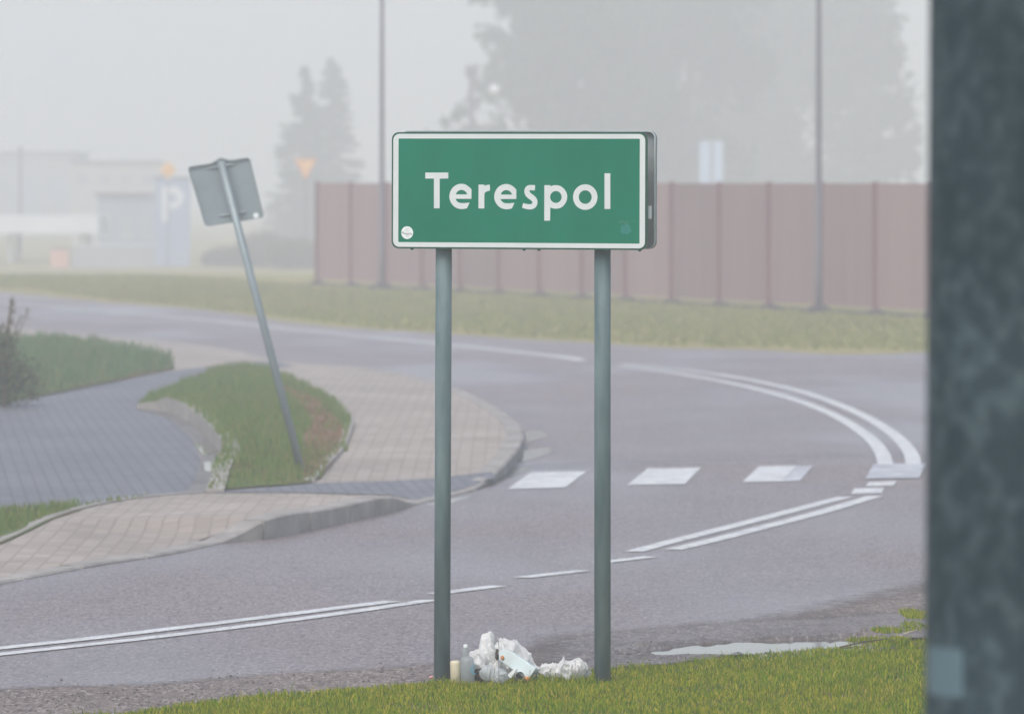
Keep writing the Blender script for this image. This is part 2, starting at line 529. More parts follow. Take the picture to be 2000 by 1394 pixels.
def grass(name, poly, zf, per_m2, hgt, wid, m, seed, label, bend=.5, keep=None, cat='grass'):
    rng = np.random.default_rng(seed)
    xs = [q[0] for q in poly]; ys = [q[1] for q in poly]
    A = (max(xs) - min(xs)) * (max(ys) - min(ys))
    n = int(A * per_m2)
    x = rng.uniform(min(xs), max(xs), n); y = rng.uniform(min(ys), max(ys), n)
    k = in_poly(x, y, poly)
    x = x[k]; y = y[k]
    if keep is not None:
        k = keep(x, y, rng)
        x = x[k]; y = y[k]
    n = len(x)
    z = np.array([zf(a, b) for a, b in zip(x, y)])
    # clumped height variation
    hv = np.array([noise.noise(Vector((a * 5, b * 5, 3.3))) for a, b in zip(x, y)])
    h = hgt * rng.uniform(.45, 1.15, n) * (1 + .6 * hv)
    wd = wid * rng.uniform(.6, 1.3, n)
    an = rng.uniform(0, 2 * np.pi, n)
    ld = rng.uniform(0, 2 * np.pi, n)
    lean = rng.uniform(.1, 1, n) * bend * h
    dx, dy = np.cos(an) * wd / 2, np.sin(an) * wd / 2
    lx, ly = np.cos(ld) * lean, np.sin(ld) * lean
    V = np.zeros((n, 5, 3))
    V[:, 0] = np.stack([x - dx, y - dy, z - .01], 1)
    V[:, 1] = np.stack([x + dx, y + dy, z - .01], 1)
    V[:, 2] = np.stack([x + dx * .8 + lx * .35, y + dy * .8 + ly * .35, z + h * .6], 1)
    V[:, 3] = np.stack([x - dx * .8 + lx * .35, y - dy * .8 + ly * .35, z + h * .6], 1)
    V[:, 4] = np.stack([x + lx, y + ly, z + h], 1)
    me = bpy.data.meshes.new(name)
    me.vertices.add(n * 5)
    me.vertices.foreach_set('co', V.reshape(-1))
    b = np.arange(n) * 5
    loops = np.stack([b, b + 1, b + 2, b + 3, b + 3, b + 2, b + 4], 1).reshape(-1)
    me.loops.add(n * 7)
    me.loops.foreach_set('vertex_index', loops.astype(np.int32))
    me.polygons.add(n * 2)
    st = np.stack([np.arange(n) * 7, np.arange(n) * 7 + 4], 1).reshape(-1)
    me.polygons.foreach_set('loop_start', st.astype(np.int32))
    me.polygons.foreach_set('loop_total', np.tile([4, 3], n).astype(np.int32))
    me.update(calc_edges=True)
    me.validate()
    me.materials.append(m)
    o = bpy.data.objects.new(name, me)
    COL.objects.link(o)
    setp(o, label, cat, kind='stuff')
    return o

def leaves_mesh(name, pts, size, m, seed, parent=None, squash=1.0):
    """one small four-sided leaf clump per point"""
    rng = np.random.default_rng(seed)
    P = np.array(pts)
    n = len(P)
    o0 = np.array(origin_of(parent)) if parent is not None else np.zeros(3)
    P = P - o0
    a = rng.normal(size=(n, 3)); a /= np.linalg.norm(a, axis=1)[:, None]
    b = rng.normal(size=(n, 3)); b -= (a * b).sum(1)[:, None] * a; b /= np.linalg.norm(b, axis=1)[:, None]
    s = (size * rng.uniform(.5, 1.3, n))[:, None]
    V = np.zeros((n, 4, 3))
    V[:, 0] = P - a * s
    V[:, 1] = P - b * s * .6
    V[:, 2] = P + a * s
    V[:, 3] = P + b * s * .6
    V[:, :, 2] = (V[:, :, 2] - P[:, None, 2]) * squash + P[:, None, 2]
    me = bpy.data.meshes.new(name)
    me.vertices.add(n * 4)
    me.vertices.foreach_set('co', V.reshape(-1))
    me.loops.add(n * 4)
    me.loops.foreach_set('vertex_index', np.arange(n * 4, dtype=np.int32))
    me.polygons.add(n)
    me.polygons.foreach_set('loop_start', (np.arange(n) * 4).astype(np.int32))
    me.polygons.foreach_set('loop_total', np.full(n, 4, dtype=np.int32))
    me.update(calc_edges=True)
    me.materials.append(m)
    o = bpy.data.objects.new(name, me)
    COL.objects.link(o)
    o.parent = parent
    return o

# ------------------------------------------------------------------ ground and road
def struct_grid(name, x0, x1, y0, y1, nx, ny, zf, m):
    b = MB()
    vs = []
    for j in range(ny + 1):
        for i in range(nx + 1):
            x = x0 + (x1 - x0) * i / nx; y = y0 + (y1 - y0) * j / ny
            vs.append((x, y, zf(x, y)))
    fs = [(j * (nx + 1) + i, j * (nx + 1) + i + 1, (j + 1) * (nx + 1) + i + 1, (j + 1) * (nx + 1) + i) for j in range(ny) for i in range(nx)]
    b.add(vs, fs)
    o = b.build(name, m, smooth=True)
    o['kind'] = 'structure'
    return o

def GZ(y):
    """the land falls away gently beyond the fence"""
    t = max(0.0, min(1.0, (y - 132) / 95.0))
    return -1.15 * t * t * (3 - 2 * t)
gy = [-800, -400, -100, 0, 60, 100, 120, 130] + list(range(134, 234, 4)) + [240, 260, 300, 400, 600, 800]
gx = [-800, -400, -200, -100, -50, -25, 0, 25, 50, 100, 200, 400, 800]
b = MB()
b.add([(x, y, GZ(y)) for y in gy for x in gx], [(j * 13 + i, j * 13 + i + 1, j * 13 + i + 14, j * 13 + i + 13) for j in range(len(gy) - 1) for i in range(12)])
go = b.build('ground', M['verge'], smooth=True)
go['kind'] = 'structure' 

# near edge of the road: a line along the grass verge in front
near_edge = [Vector((-9, 17.6, 0)), Vector((-6, 20.6, 0)), Vector((-3.4, 23.6, 0)), G(230, 1398), G(380, 1377), G(600, 1357), G(850, 1337),
             G(1180, 1313), G(1400, 1290), G(1560, 1276), G(1700, 1265), G(1800, 1255), G(1900, 1249), Vector((3.2, 29.6, 0)), Vector((5.4, 31.8, 0)), Vector((8.0, 35.5, 0))]
right_edge = [Vector((10.2, 41, 0)), Vector((11.3, 48, 0)), Vector((11.4, 56, 0)), Vector((10.2, 65, 0)), Vector((8.6, 73, 0))]
far_edge = [G(1960, 690), G(1800, 689), G(1690, 693), G(1560, 689), G(1470, 684), G(1325, 681), G(1190, 672), G(1000, 662), G(860, 652), G(720, 644), G(580, 632),
            G(480, 616), G(380, 604), G(230, 593), G(140, 584), G(60, 576), G(-60, 566), G(-300, 552), G(-700, 540)]
K_px = [(-407, 1225, .02), (0, 1143, .02), (200, 1105, .02), (330, 1085, .02), (440, 1062, .02), (522, 1054, .135), (640, 1030, .13), (760, 1003, .12),
        (812, 988, .02), (850, 978, .02), (920, 962, .02), (952, 949, .05), (992, 924, .10), (1015, 896, .11), (1022, 868, .11), (1003, 835, .08),
        (945, 790, .05), (880, 760, .04), (800, 738, .04), (700, 722, .04), (600, 714, .035), (545, 707, .02), (480, 690, .02), (340, 670, .02),
        (200, 657, .02), (0, 640, .02), (-300, 612, .02), (-700, 585, .02)]
Kh = [(-6.5, 20.0, .02)] + [(*G(a, b).xy, h) for a, b, h in K_px]
K = catmull([Vector(q) for q in Kh], .1)       # xy + kerb height in z
K = [Vector((q.x, q.y, max(.018, q.z))) for q in K]
Kn = np.array([tuple(q) for q in K])

def H(x, y):
    d2 = (Kn[:, 0] - x) ** 2 + (Kn[:, 1] - y) ** 2
    i = int(np.argmin(d2))
    t = min(1.0, max(0.0, (math.sqrt(d2[i]) - .15) / 1.6))
    t = t * t * (3 - 2 * t)
    return float(Kn[i, 2]) * (1 - t) + .09 * t

def GI(px, py, extra=0.0):
    """point on the island surface seen at this photo pixel"""
    z = .05
    for _ in range(6):
        q = G(px, py, z)
        z = H(q.x, q.y) + extra
    return Vector((q.x, q.y, z))

def offset(line, d):
    out = []
    for i, q in enumerate(line):
        t = (line[min(i + 1, len(line) - 1)] - line[max(i - 1, 0)]).xy.normalized()
        nrm = Vector((-t.y, t.x))
        out.append(Vector((q.x + nrm.x * d, q.y + nrm.y * d, q.z)))
    return out

# asphalt: everything between the near edge, the bend out of frame and the far edge
road_poly = catmull(near_edge + right_edge + far_edge, .6)
road_poly += [G(-700, 640), Vector((-14, 60, 0)), Vector((-12, 30, 0)), Vector((-11, 18, 0))]
# ragged edge against the grass
rp = []
for q in road_poly:
    j = noise.noise(Vector((q.x * 1.3, q.y * .8, 0))) * .12 * (1 if q.y < 60 else 3)
    rp.append((q.x, q.y + j))
drape('road', rp, lambda x, y: .004, M['asphalt'], step=6)
# side road joining at far left
drape('side_road', [G(-500, 556), G(-100, 552), G(0, 549), G(90, 556), G(150, 566), G(190, 578), G(100, 580), G(-100, 572), G(-500, 560)], lambda x, y: .006, M['shoulder'], step=8)

# kerb stones
def kerb_stones():
    b = MB()
    L = [0.0]
    for i in range(1, len(K)):
        L.append(L[-1] + (K[i].xy - K[i - 1].xy).length)
    def P(s):
        s = max(0, min(L[-1] - 1e-4, s))
        i = int(np.searchsorted(L, s)) - 1
        i = max(0, min(i, len(K) - 2))
        t = (s - L[i]) / max(1e-6, L[i + 1] - L[i])
        q = K[i].lerp(K[i + 1], t)
        a = K[max(i - 1, 0)]; c = K[min(i + 2, len(K) - 1)]
        tn = (c - a).xy.normalized()
        return q, Vector((-tn.y, tn.x))
    s = 0
    rnd = random.Random(4)
    while s < L[-1] - 1:
        e = s + (1.0 if s < 80 else 2.0)
        dz = rnd.uniform(-.003, .003)
        n = 4
        rows = []
        for k in range(n + 1):
            ss = s + .014 + (e - s - .028) * k / n
            q, nr = P(ss)
            h = q.z + .003 + dz
            rows.append([(q.x, q.y, -.02), (q.x, q.y, max(.006, h - .012)), (q.x + nr.x * .014, q.y + nr.y * .014, h), (q.x + nr.x * .15, q.y + nr.y * .15, h), (q.x + nr.x * .15, q.y + nr.y * .15, -.02)])
        vs = [x for r_ in rows for x in r_]
        fs = []
        for k in range(n):
            for j in range(4):
                a = k * 5 + j
                fs.append((a, a + 1, a + 6, a + 5))
        fs += [(4, 3, 2, 1, 0), tuple(n * 5 + j for j in range(5))]
        b.add(vs, fs)
        s = e
    o = b.build('kerb', M['concrete'])
    o['kind'] = 'structure'
kerb_stones()

inner = offset(K, .151)
isl = [(q.x, q.y) for q in inner[::4]] + [(-16, inner[-1].y - 4), (-16, 55), (-13, 35), (-11, 22), (-8, 18)]
drape('pavement', isl, H, M['pavers'], step=.35)

grey_px = [(-500, 905), (-300, 860), (0, 792), (200, 752), (340, 724), (430, 714), (500, 707), (540, 706), (575, 716), (520, 722), (460, 728), (400, 738), (300, 777),
           (262, 798), (330, 817), (376, 856), (393, 900), (385, 932), (362, 962), (280, 969), (200, 984), (100, 994), (0, 1002), (-300, 1040), (-600, 1080)]
grey = [GI(a, b) for a, b in grey_px]
drape('cycle_path', grey, lambda x, y: H(x, y) + .004, M['pavers_blue'], step=.5)
strip = [GI(a, b) for a, b in [(398, 963), (620, 944), (848, 934), (960, 921), (968, 932), (930, 948), (880, 962), (846, 970), (812, 977), (758, 967), (600, 963)]]
drape('crossing_strip', strip, lambda x, y: H(x, y) + .005, M['pavers_blue'], step=.5)
gut = [GI(a, b) for a, b in [(262, 797), (330, 815), (378, 856), (395, 900), (387, 932), (362, 963), (402, 962), (416, 945), (446, 915), (452, 890), (430, 850), (380, 806), (300, 790)]]
drape('gutter', gut, lambda x, y: H(x, y) + .008, M['gutter'], step=.5)
GW = [GI(a, b) for a, b in [(380, 870), (415, 862), (428, 880), (405, 892), (396, 890)]]
drape('puddle', GW, lambda x, y: H(x, y) + .012, M['water'], step=.8)
GW = [GI(a, b) for a, b in [(398, 905), (425, 900), (436, 908), (420, 925), (400, 922)]]
drape('puddle', GW, lambda x, y: H(x, y) + .012, M['water'], step=.8)

# the grass island with a raised inner kerb
ik_px = [(268, 799), (305, 800), (345, 812), (385, 838), (418, 872), (434, 898), (432, 918), (416, 940), (402, 961)]
IK = catmull([GI(a, b) for a, b in ik_px], .3)
right_px = [(402, 960), (500, 952), (610, 943), (642, 908), (668, 880), (680, 850), (684, 822), (652, 785), (600, 757), (540, 731), (470, 722), (400, 736), (300, 774), (268, 797)]
IR = catmull([GI(a, b) for a, b in right_px], .4)
isle_outline = IK + IR[1:-1]
IKn = np.array([(q.x, q.y) for q in IK]); ISn = [(q.x, q.y) for q in isle_outline]
IRl = [(q.x, q.y) for q in IR]
def HG(x, y):
    xa = np.array([x]); ya = np.array([y])
    de = float(seg_dist(xa, ya, IRl)[0])
    rise = .012 + .125 * min(1, de / .9)
    return H(x, y) + rise + .03 * noise.noise(Vector((x * 1.3, y * 1.3, 1))) * min(1, de / .3)
drape('turf', ISn, HG, M['turf_island'], step=.3)

def ribbon_kerb(line, w, h, name, seg=1.0, side=1):
    b = MB()
    out = offset(line, w * side)
    L = [0.0]
    for i in range(1, len(line)):
        L.append(L[-1] + (line[i].xy - line[i - 1].xy).length)
    s = 0
    while s < L[-1] - .1:
        e = min(L[-1], s + seg)
        rows = []
        for k in range(4):
            ss = s + .006 + (e - s - .012) * k / 3
            i = max(0, min(int(np.searchsorted(L, ss)) - 1, len(line) - 2))
            t = (ss - L[i]) / max(1e-6, L[i + 1] - L[i])
            p = line[i].lerp(line[i + 1], t); q = out[i].lerp(out[i + 1], t)
            z = H(p.x, p.y)
            hh = .020 + .125 * min(1, float(seg_dist(np.array([p.x]), np.array([p.y]), IRl)[0]) / .9) if h > .1 else h
            rows.append([(p.x, p.y, z - .03), (p.x, p.y, z + hh), (q.x, q.y, z + hh), (q.x, q.y, z - .03)])
        vs = [x for r_ in rows for x in r_]
        fs = [(k * 4 + j, k * 4 + j + 1, k * 4 + j + 5, k * 4 + j + 4) for k in range(3) for j in range(3)] + [(3, 2, 1, 0), (12, 13, 14, 15)]
        b.add(vs, fs)
        s = e
    o = b.build(name, M['concrete'])
    o['kind'] = 'structure'
ribbon_kerb(IK, .13, .125, 'kerb', 1.0, 1)
edge = catmull([GI(a, b) for a, b in [(614, 943), (646, 908), (672, 880), (685, 850), (690, 822), (658, 783)]], .3)
ribbon_kerb(edge, .08, .03, 'kerb', 1.0, 1)
edge2 = catmull([GI(a, b) for a, b in [(-60, 1085), (20, 1052), (90, 1018), (170, 992), (280, 972), (400, 963)]], .3)
ribbon_kerb(edge2, .07, .012, 'kerb', 1.0, 1)

dry = catmull([GI(a, b, .12) for a, b in [(530, 738), (598, 762), (642, 788), (672, 822), (668, 850), (648, 878), (626, 900), (608, 908), (590, 905), (584, 895), (596, 880), (590, 845), (610, 815), (585, 785), (550, 755), (530, 738)]], .4)
dryp = [(q.x, q.y) for q in dry[:-1]]
drape('dry_soil', dryp, lambda x, y: HG(x, y) + .006, M['drysoil'], step=.3)
def keep_wet(x, y, rng):
    k = in_poly(x, y, dryp)
    v = np.array([noise.noise(Vector((a * 1.6, b * .9, 4))) for a, b in zip(x, y)])
    return ~k | (rng.random(len(x)) < .10 + .9 * v)
grass('grass', [(q[0], q[1]) for q in ISn], HG, 560, .075, .011, M['blades_far'], 3, 'short green grass on the raised island round the leaning sign', .5, keep_wet)
grass('grass', dryp, HG, 380, .05, .012, M['blades_dry'], 4, 'dry brown grass along the right edge of the grass island', .9)
# tufts against the kerb right of the island, and low left corner
def wedge(px, dens, hgt, seed, label, mm='blades_far', wid=.01, ex=0.0):
    P = [GI(a, b) for a, b in px]
    return grass('grass', [(q.x, q.y) for q in P], lambda x, y: H(x, y) + ex, dens, hgt, wid, M[mm], seed, label)
wedge([(650, 874), (676, 872), (680, 882), (655, 884)], 1500, .06, 5, 'small green tuft growing at the edge of the pale pavement')
drape('turf', [GI(a, b).xy for a, b in [(-400, 1110), (-100, 1108), (20, 1055), (90, 1021), (165, 994), (150, 990), (60, 998), (0, 1002), (-400, 1046)]], lambda x, y: H(x, y) + .010, M['turf_island'], step=.4)
wedge([(-300, 1080), (-100, 1075), (20, 1040), (90, 1012), (165, 990), (150, 987), (60, 996), (0, 1000), (-300, 1030)], 1300, .07, 6, 'green grass in the low left corner between grey path and pale pavement')
wedge([(165, 990), (280, 972), (290, 968), (170, 985)], 700, .04, 7, 'thin line of grass along the near edge of the grey path')

# upper left bank of tall grass
bank_px = [(-600, 930), (-300, 862), (0, 790), (100, 771), (200, 751), (342, 721), (318, 706), (250, 694), (120, 690), (0, 690), (-600, 690)]
bank = [GI(a, b) for a, b in bank_px]
bankxy = [(q.x, q.y) for q in bank]
bl = bankxy + [bankxy[0]]
def HB(x, y):
    de = float(seg_dist(np.array([x]), np.array([y]), bl)[0])
    return H(x, y) + .02 + .16 * min(1, de / 1.2) + .05 * noise.noise(Vector((x * .8, y * .5, 5))) * min(1, de)
drape('turf', bankxy, HB, M['turf_island'], step=.6)
grass('grass', bankxy, HB, 230, .17, .02, M['blades_tall'], 8, 'tall green grass on the bank at the left beyond the grey path', .4)

# far verge tufts along the road edge and in front of the fence
fv = [G(-300, 548), G(60, 566), G(230, 588), G(480, 611), G(720, 640), G(1000, 658), G(1325, 677), G(1800, 686), G(2100, 690), G(2100, 640), G(1710, 619), G(1130, 585), G(620, 560), G(300, 535), G(-300, 530)]
grass('grass', [(q.x, q.y) for q in fv], lambda x, y: GZ(y), 55, .08, .045, blades_mat('verge_far', [(0, (.20, .26, .06)), (.5, (.29, .30, .09)), (1.0, (.38, .33, .15))], (.21, .27, .065), (.30, .31, .09), (.37, .30, .14), .8, .15), 9,
      'yellow green mown grass on the verge between the road and the red fence', .8)

# ------------------------------------------------------------------ road markings
def ribbon(line, w, z=.009):
    b = MB()
    a = offset(line, w / 2); c = offset(line, -w / 2)
    vs = [(q.x, q.y, z) for q in a] + [(q.x, q.y, z) for q in c]
    n = len(line)
    b.add(vs, [(i, i + 1, n + i + 1, n + i) for i in range(n - 1)])
    return b
def mark(px, w, m='paint', name='road_marking', z=.009, step=.5):
    L = catmull([q if isinstance(q, Vector) else G(*q) for q in px], step)
    o = ribbon(L, w, z).build(name, M[m])
    o['kind'] = 'structure'
mark([Vector((-4.9, 24.9, 0)), (0, 1268), (160, 1251), (400, 1222), (640, 1192), (766, 1176)], .12)
mark([Vector((-4.8, 24.5, 0)), (0, 1280), (240, 1254), (400, 1235), (600, 1209), (700, 1195), (842, 1174)], .11)
mark([(848, 1162), (974, 1146)], .12)
mark([(1018, 1130), (1140, 1116)], .12)
mark([(1168, 1101), (1272, 1089)], .12)
mark([(1238, 1079), (1320, 1057), (1420, 1032), (1520, 1006), (1600, 985), (1650, 972)], .12)
mark([(1315, 1075), (1400, 1055), (1500, 1029), (1600, 1003), (1670, 982), (1710, 970)], .12)
def quad(px, m='paint', z=.010):
    b = MB()
    b.add([(G(*q).x, G(*q).y, z) for q in px], [(0, 1, 2, 3)])
    o = b.build('road_marking', M[m])
    o['kind'] = 'structure'
quad([(1662, 967), (1722, 965), (1727, 954), (1668, 956)])
quad([(1690, 952), (1745, 950), (1751, 941), (1697, 943)])
quad([(992, 957), (1104, 954), (1147, 922), (1037, 924)])
quad([(1225, 949), (1338, 947), (1369, 915), (1264, 917)])
quad([(1450, 943), (1528, 942), (1556, 911.5), (1483, 912)])
quad([(1529, 942), (1562, 941), (1589, 911), (1557, 911.5)], 'paint_worn')
quad([(1690, 937), (1795, 936), (1812, 907), (1706, 909)], 'paint_worn', .013)
quad([(1930, 934), (2035, 933), (2040, 905), (1940, 906)])
mark([(1730, 909), (1722, 885), (1700, 858), (1655, 826), (1600, 799), (1540, 778), (1470, 759), (1400, 744), (1320, 730), (1210, 716)], .13)
mark([(1140, 706), (1100, 700), (1000, 689), (870, 675), (760, 664), (640, 652), (520, 640), (400, 627), (200, 609), (60, 597), (-200, 580), (-600, 560)], .13)
mark([(1785, 909), (1778, 885), (1752, 855), (1700, 820), (1640, 792), (1570, 767), (1500, 750), (1420, 735), (1340, 724), (1215, 712)], .13)
mark([(1140, 703), (1100, 697), (1000, 686), (870, 672), (760, 661), (640, 649), (400, 624), (200, 606), (60, 595), (-200, 579)], .12)
mark([(1000, 911), (1250, 900), (1500, 893), (1760, 888), (2000, 886)], .10, 'seam', 'road_joint', .006)
mark([(980, 917), (1250, 907), (1480, 902)], .16, 'seam', 'road_joint', .006)

# ------------------------------------------------------------------ dirt shoulder, mud, puddle
def obj_tone(m, lo, hi):
    n = m.node_tree.nodes
    l = m.node_tree.links
    p = n['Principled BSDF']
    src = p.inputs['Base Color'].links[0].from_socket
    oi = n.new('ShaderNodeObjectInfo')
    mr = n.new('ShaderNodeMapRange')
    mr.inputs[3].default_value = lo
    mr.inputs[4].default_value = hi
    l.new(oi.outputs['Random'], mr.inputs[0])
    hs = n.new('ShaderNodeHueSaturation')
    l.new(mr.outputs[0], hs.inputs['Value'])
    l.new(src, hs.inputs['Color'])
    l.new(hs.outputs[0], p.inputs['Base Color'])
obj_tone(M['fence'], .86, 1.14)
def ragged(m, sc=9.0):
    """lets the layer break up into patches where its 'cover' attribute falls to 0"""
    n = m.node_tree.nodes
    l = m.node_tree.links
    at_ = n.new('ShaderNodeAttribute')
    at_.attribute_name = 'cover'
    tc = n.new('ShaderNodeTexCoord')
    nz = n.new('ShaderNodeTexNoise')
    nz.inputs['Scale'].default_value = sc
    nz.inputs['Detail'].default_value = 10
    nz.inputs['Roughness'].default_value = .75
    l.new(tc.outputs['Object'], nz.inputs['Vector'])
    ad = n.new('ShaderNodeMath')
    ad.operation = 'ADD'
    l.new(at_.outputs['Fac'], ad.inputs[0])
    l.new(nz.outputs[0], ad.inputs[1])
    mr = n.new('ShaderNodeMapRange')
    mr.inputs[1].default_value = .62
    mr.inputs[2].default_value = 1.02
    l.new(ad.outputs[0], mr.inputs[0])
    tp = n.new('ShaderNodeBsdfTransparent')
    mx = n.new('ShaderNodeMixShader')
    l.new(mr.outputs[0], mx.inputs[0])
    l.new(tp.outputs[0], mx.inputs[1])
    l.new(n['Principled BSDF'].outputs[0], mx.inputs[2])
    l.new(mx.outputs[0], n['Material Output'].inputs[0])
_ne = catmull(near_edge, .3)
_nex = np.array([q.x for q in _ne]); _ney = np.array([q.y for q in _ne])
def edge_y(x):
    return float(np.interp(x, _nex, _ney))
def cover(o, fn):
    at_ = o.data.attributes.new('cover', 'FLOAT', 'POINT')
    at_.data.foreach_set('value', [fn(v.co.x, v.co.y) for v in o.data.vertices])
ragged(M['shoulder'])
ragged(M['mud'])
# gutter water by the bend
M['damp'] = mw.copy()
M['damp'].node_tree.nodes['Principled BSDF'].inputs['Roughness'].default_value = .12
M['damp'].node_tree.nodes['Principled BSDF'].inputs['Base Color'].default_value = (.07, .065, .065, 1)
ragged(M['damp'], 5)
for px in ([(1022, 880), (1075, 873), (1082, 885), (1050, 895), (1015, 905), (1005, 903)],
           [(1024, 845), (1060, 842), (1075, 852), (1040, 862), (1028, 866)],
           [(1000, 915), (1040, 912), (1020, 925), (960, 950), (930, 958), (960, 940)],
           [(1000, 822), (1018, 832), (1022, 843), (1012, 838)],
           [(840, 982), (900, 972), (930, 968), (880, 985), (830, 990)]):
    pp_ = [G(a, b).xy for a, b in px]
    o = drape('puddle', pp_, lambda x, y: .0065, M['damp'], step=.15)
    cover(o, lambda x, y: min(1, .42 + float(seg_dist(np.array([x]), np.array([y]), [tuple(q) for q in pp_] + [tuple(pp_[0])])[0]) / .35))


sh_px = [(-60, 1345), (200, 1336), (420, 1322), (640, 1308), (860, 1290), (1000, 1262), (1150, 1248), (1300, 1222), (1480, 1196), (1650, 1160), (1800, 1120), (2000, 1085)]
sh = [G(a, b) for a, b in sh_px]
shp = catmull([Vector((-6, 21.6, 0)), Vector((-3.6, 24.6, 0))] + sh + [Vector((6.0, 36.6, 0))], .2)
shp = [(q.x, q.y + .16 * noise.noise(Vector((q.x * 2.1, q.y * 2, 7))) + .08 * noise.noise(Vector((q.x * 8, 2, 7)))) for q in shp]
back = [(8.0, 35.5), (5.4, 31.8), (3.2, 29.4), (1.6, 28.2), (.6, 27.0), (-.4, 26.2), (-1.6, 25.2), (-3.6, 22.8), (-6.0, 20.2)]
SHL = [(q[0], q[1]) for q in shp]
do = drape('dirt', shp + back, lambda x, y: .0085, M['shoulder'], step=.15)
cover(do, lambda x, y: min(1, max(0, (y - edge_y(x) + .12) / .1), float(seg_dist(np.array([x]), np.array([y]), SHL[::3])[0]) / (.45 + .14 * max(0, x + 1))))

PC = [(1250, 1286), (1330, 1281), (1430, 1275), (1540, 1269), (1610, 1264), (1690, 1256)]
PL = [G(a, b) for a, b in PC]
PLx = [(q.x, q.y) for q in PL]
wid = [.08, .20, .30, .34, .28, .12]
def mud_z(x, y):
    # puddle basin: distance to its centre line, scaled by a local width
    best = 1e9; ww = .2
    for i in range(len(PLx) - 1):
        ax, ay = PLx[i]; bx, by = PLx[i + 1]
        L = (bx - ax) ** 2 + (by - ay) ** 2
        t = max(0, min(1, ((x - ax) * (bx - ax) + (y - ay) * (by - ay)) / L))
        d = math.hypot(x - ax - t * (bx - ax), y - ay - t * (by - ay))
        if d < best:
            best = d; ww = wid[i] * (1 - t) + wid[i + 1] * t
    nz = noise.fractal(Vector((x * 5, y * 4, .3)), 1.0, 2.2, 4) * .009 + noise.noise(Vector((x * 1.6, y * 1.4, 9))) * .008
    rim = .014 * math.exp(-((best - ww - .12) / .10) ** 2)
    basin = .045 * math.exp(-(best / (ww + .02)) ** 4)
    clod = max(0, noise.noise(Vector((x * 13, y * 9, 2.2))) - .22) * .075 * math.exp(-((best - ww - .08) / .16) ** 2)
    # fades flat at its outer border
    u = max(0, 1 - max(0, (abs(x - 1.05) - 1.9) / .8)) 
    f = max(0, min(1, (y - 26.9) / .3)) * max(0, min(1, (31.2 - y) / 1.4)) * max(0, min(1, (x + .5) / .9)) * max(0, min(1, (4.6 - x) / .8))
    return .0115 + f * max(-.008, .010 + nz + rim + clod - basin) - .006 * (1 - f)
mo = struct_grid('mud', -.5, 4.6, 26.9, 31.2, 170, 120, mud_z, M['mud'])
cover(mo, lambda x, y: max(0, min(1, (y - edge_y(x) + .10) / .1, (x - .0) / .6, (4.6 - x) / 1.0, (y - 26.9) / .1, (29.3 + .9 * x - y) / .7)))
drape('puddle', [(q.x, q.y) for q in offset(PL, .55)] + [(q.x, q.y) for q in reversed(offset(PL, -.5))], lambda x, y: .0162, M['water'], step=.5)

# loose gravel on the shoulder
def gravel():
    rng = random.Random(12)
    b = MB()
    for i in range(2400):
        t = rng.random()
        q = sh[0].lerp(sh[-1], t) if False else None
        x = rng.uniform(-3.2, 3.6)
        yb = 26.45 + .55 * x + rng.gauss(0, .55) + .35
        if x > .5: yb += .2
        if yb < 24.5: continue
        r = rng.choice([.003, .004, .005, .006, .009]) * rng.uniform(.6, 1.1)
        z = max(.0085, mud_z(x, yb) if (-.5 < x < 4.6 and 26.9 < yb < 31.2) else .0085)
        vs = []
        for dx, dy, dz in ((1, 0, 0), (0, 1, 0), (-1, 0, 0), (0, -1, 0), (0, 0, .8), (0, 0, -.6)):
            k = r * rng.uniform(.6, 1.2)
            vs.append((x + dx * k + rng.uniform(-.2, .2) * r, yb + dy * k, z + r * .3 + dz * k))
        b.add(vs, [(0, 1, 4), (1, 2, 4), (2, 3, 4), (3, 0, 4), (1, 0, 5), (2, 1, 5), (3, 2, 5), (0, 3, 5)])
    o = b.build('gravel', M['stone'])
    setp(o, 'scattered dark gravel on the dirt shoulder along the road', 'gravel', kind='stuff')
gravel()

# ------------------------------------------------------------------ near verge
ne = catmull(near_edge, .15)
ne = [Vector((q.x, q.y + .05 * noise.noise(Vector((q.x * 5, 0, 4))) + .03 * noise.noise(Vector((q.x * 17, 0, 4))), 0)) for q in ne]
nvp = [(q.x, q.y) for q in ne if q.x < 6] + [(6.5, 9), (-9, 9)]
nel = [(q.x, q.y) for q in ne]
nea = np.array(nel)
def HV(x, y):
    d = float(np.sqrt(((nea[:, 0] - x) ** 2 + (nea[:, 1] - y) ** 2).min()))
    return .003 + .022 * min(1, d / .8) + .012 * noise.noise(Vector((x * 1.7, y * 1.7, 2))) * min(1, d / .3)
drape('turf', nvp, HV, M['turf'], step=.5)
vis = [(q.x, q.y) for q in ne if -3.2 < q.x < 3.4] + [(3.6, 24.0), (2.6, 23.6), (-2.9, 23.6)]
grass('grass', vis, HV, 160, .055, .0045, M['blades'], 22, 'scattered longer grass blades standing out of the near verge', 1.0)
def keep_near(x, y, rng):
    v = np.array([noise.noise(Vector((a * 2.2, b * 2.2, 8))) for a, b in zip(x, y)])
    return rng.random(len(x)) < .75 + .5 * v
grass('grass', vis, HV, 6800, .027, .006, M['blades'], 21, 'short green and yellow grass on the near verge under the green sign', .75, keep_near)
def keep_tuft(x, y, rng):
    v = np.array([noise.noise(Vector((a * 9, b * 2.5, 1))) for a, b in zip(x, y)])
    return v + .12 > rng.uniform(-.2, .3, len(x))
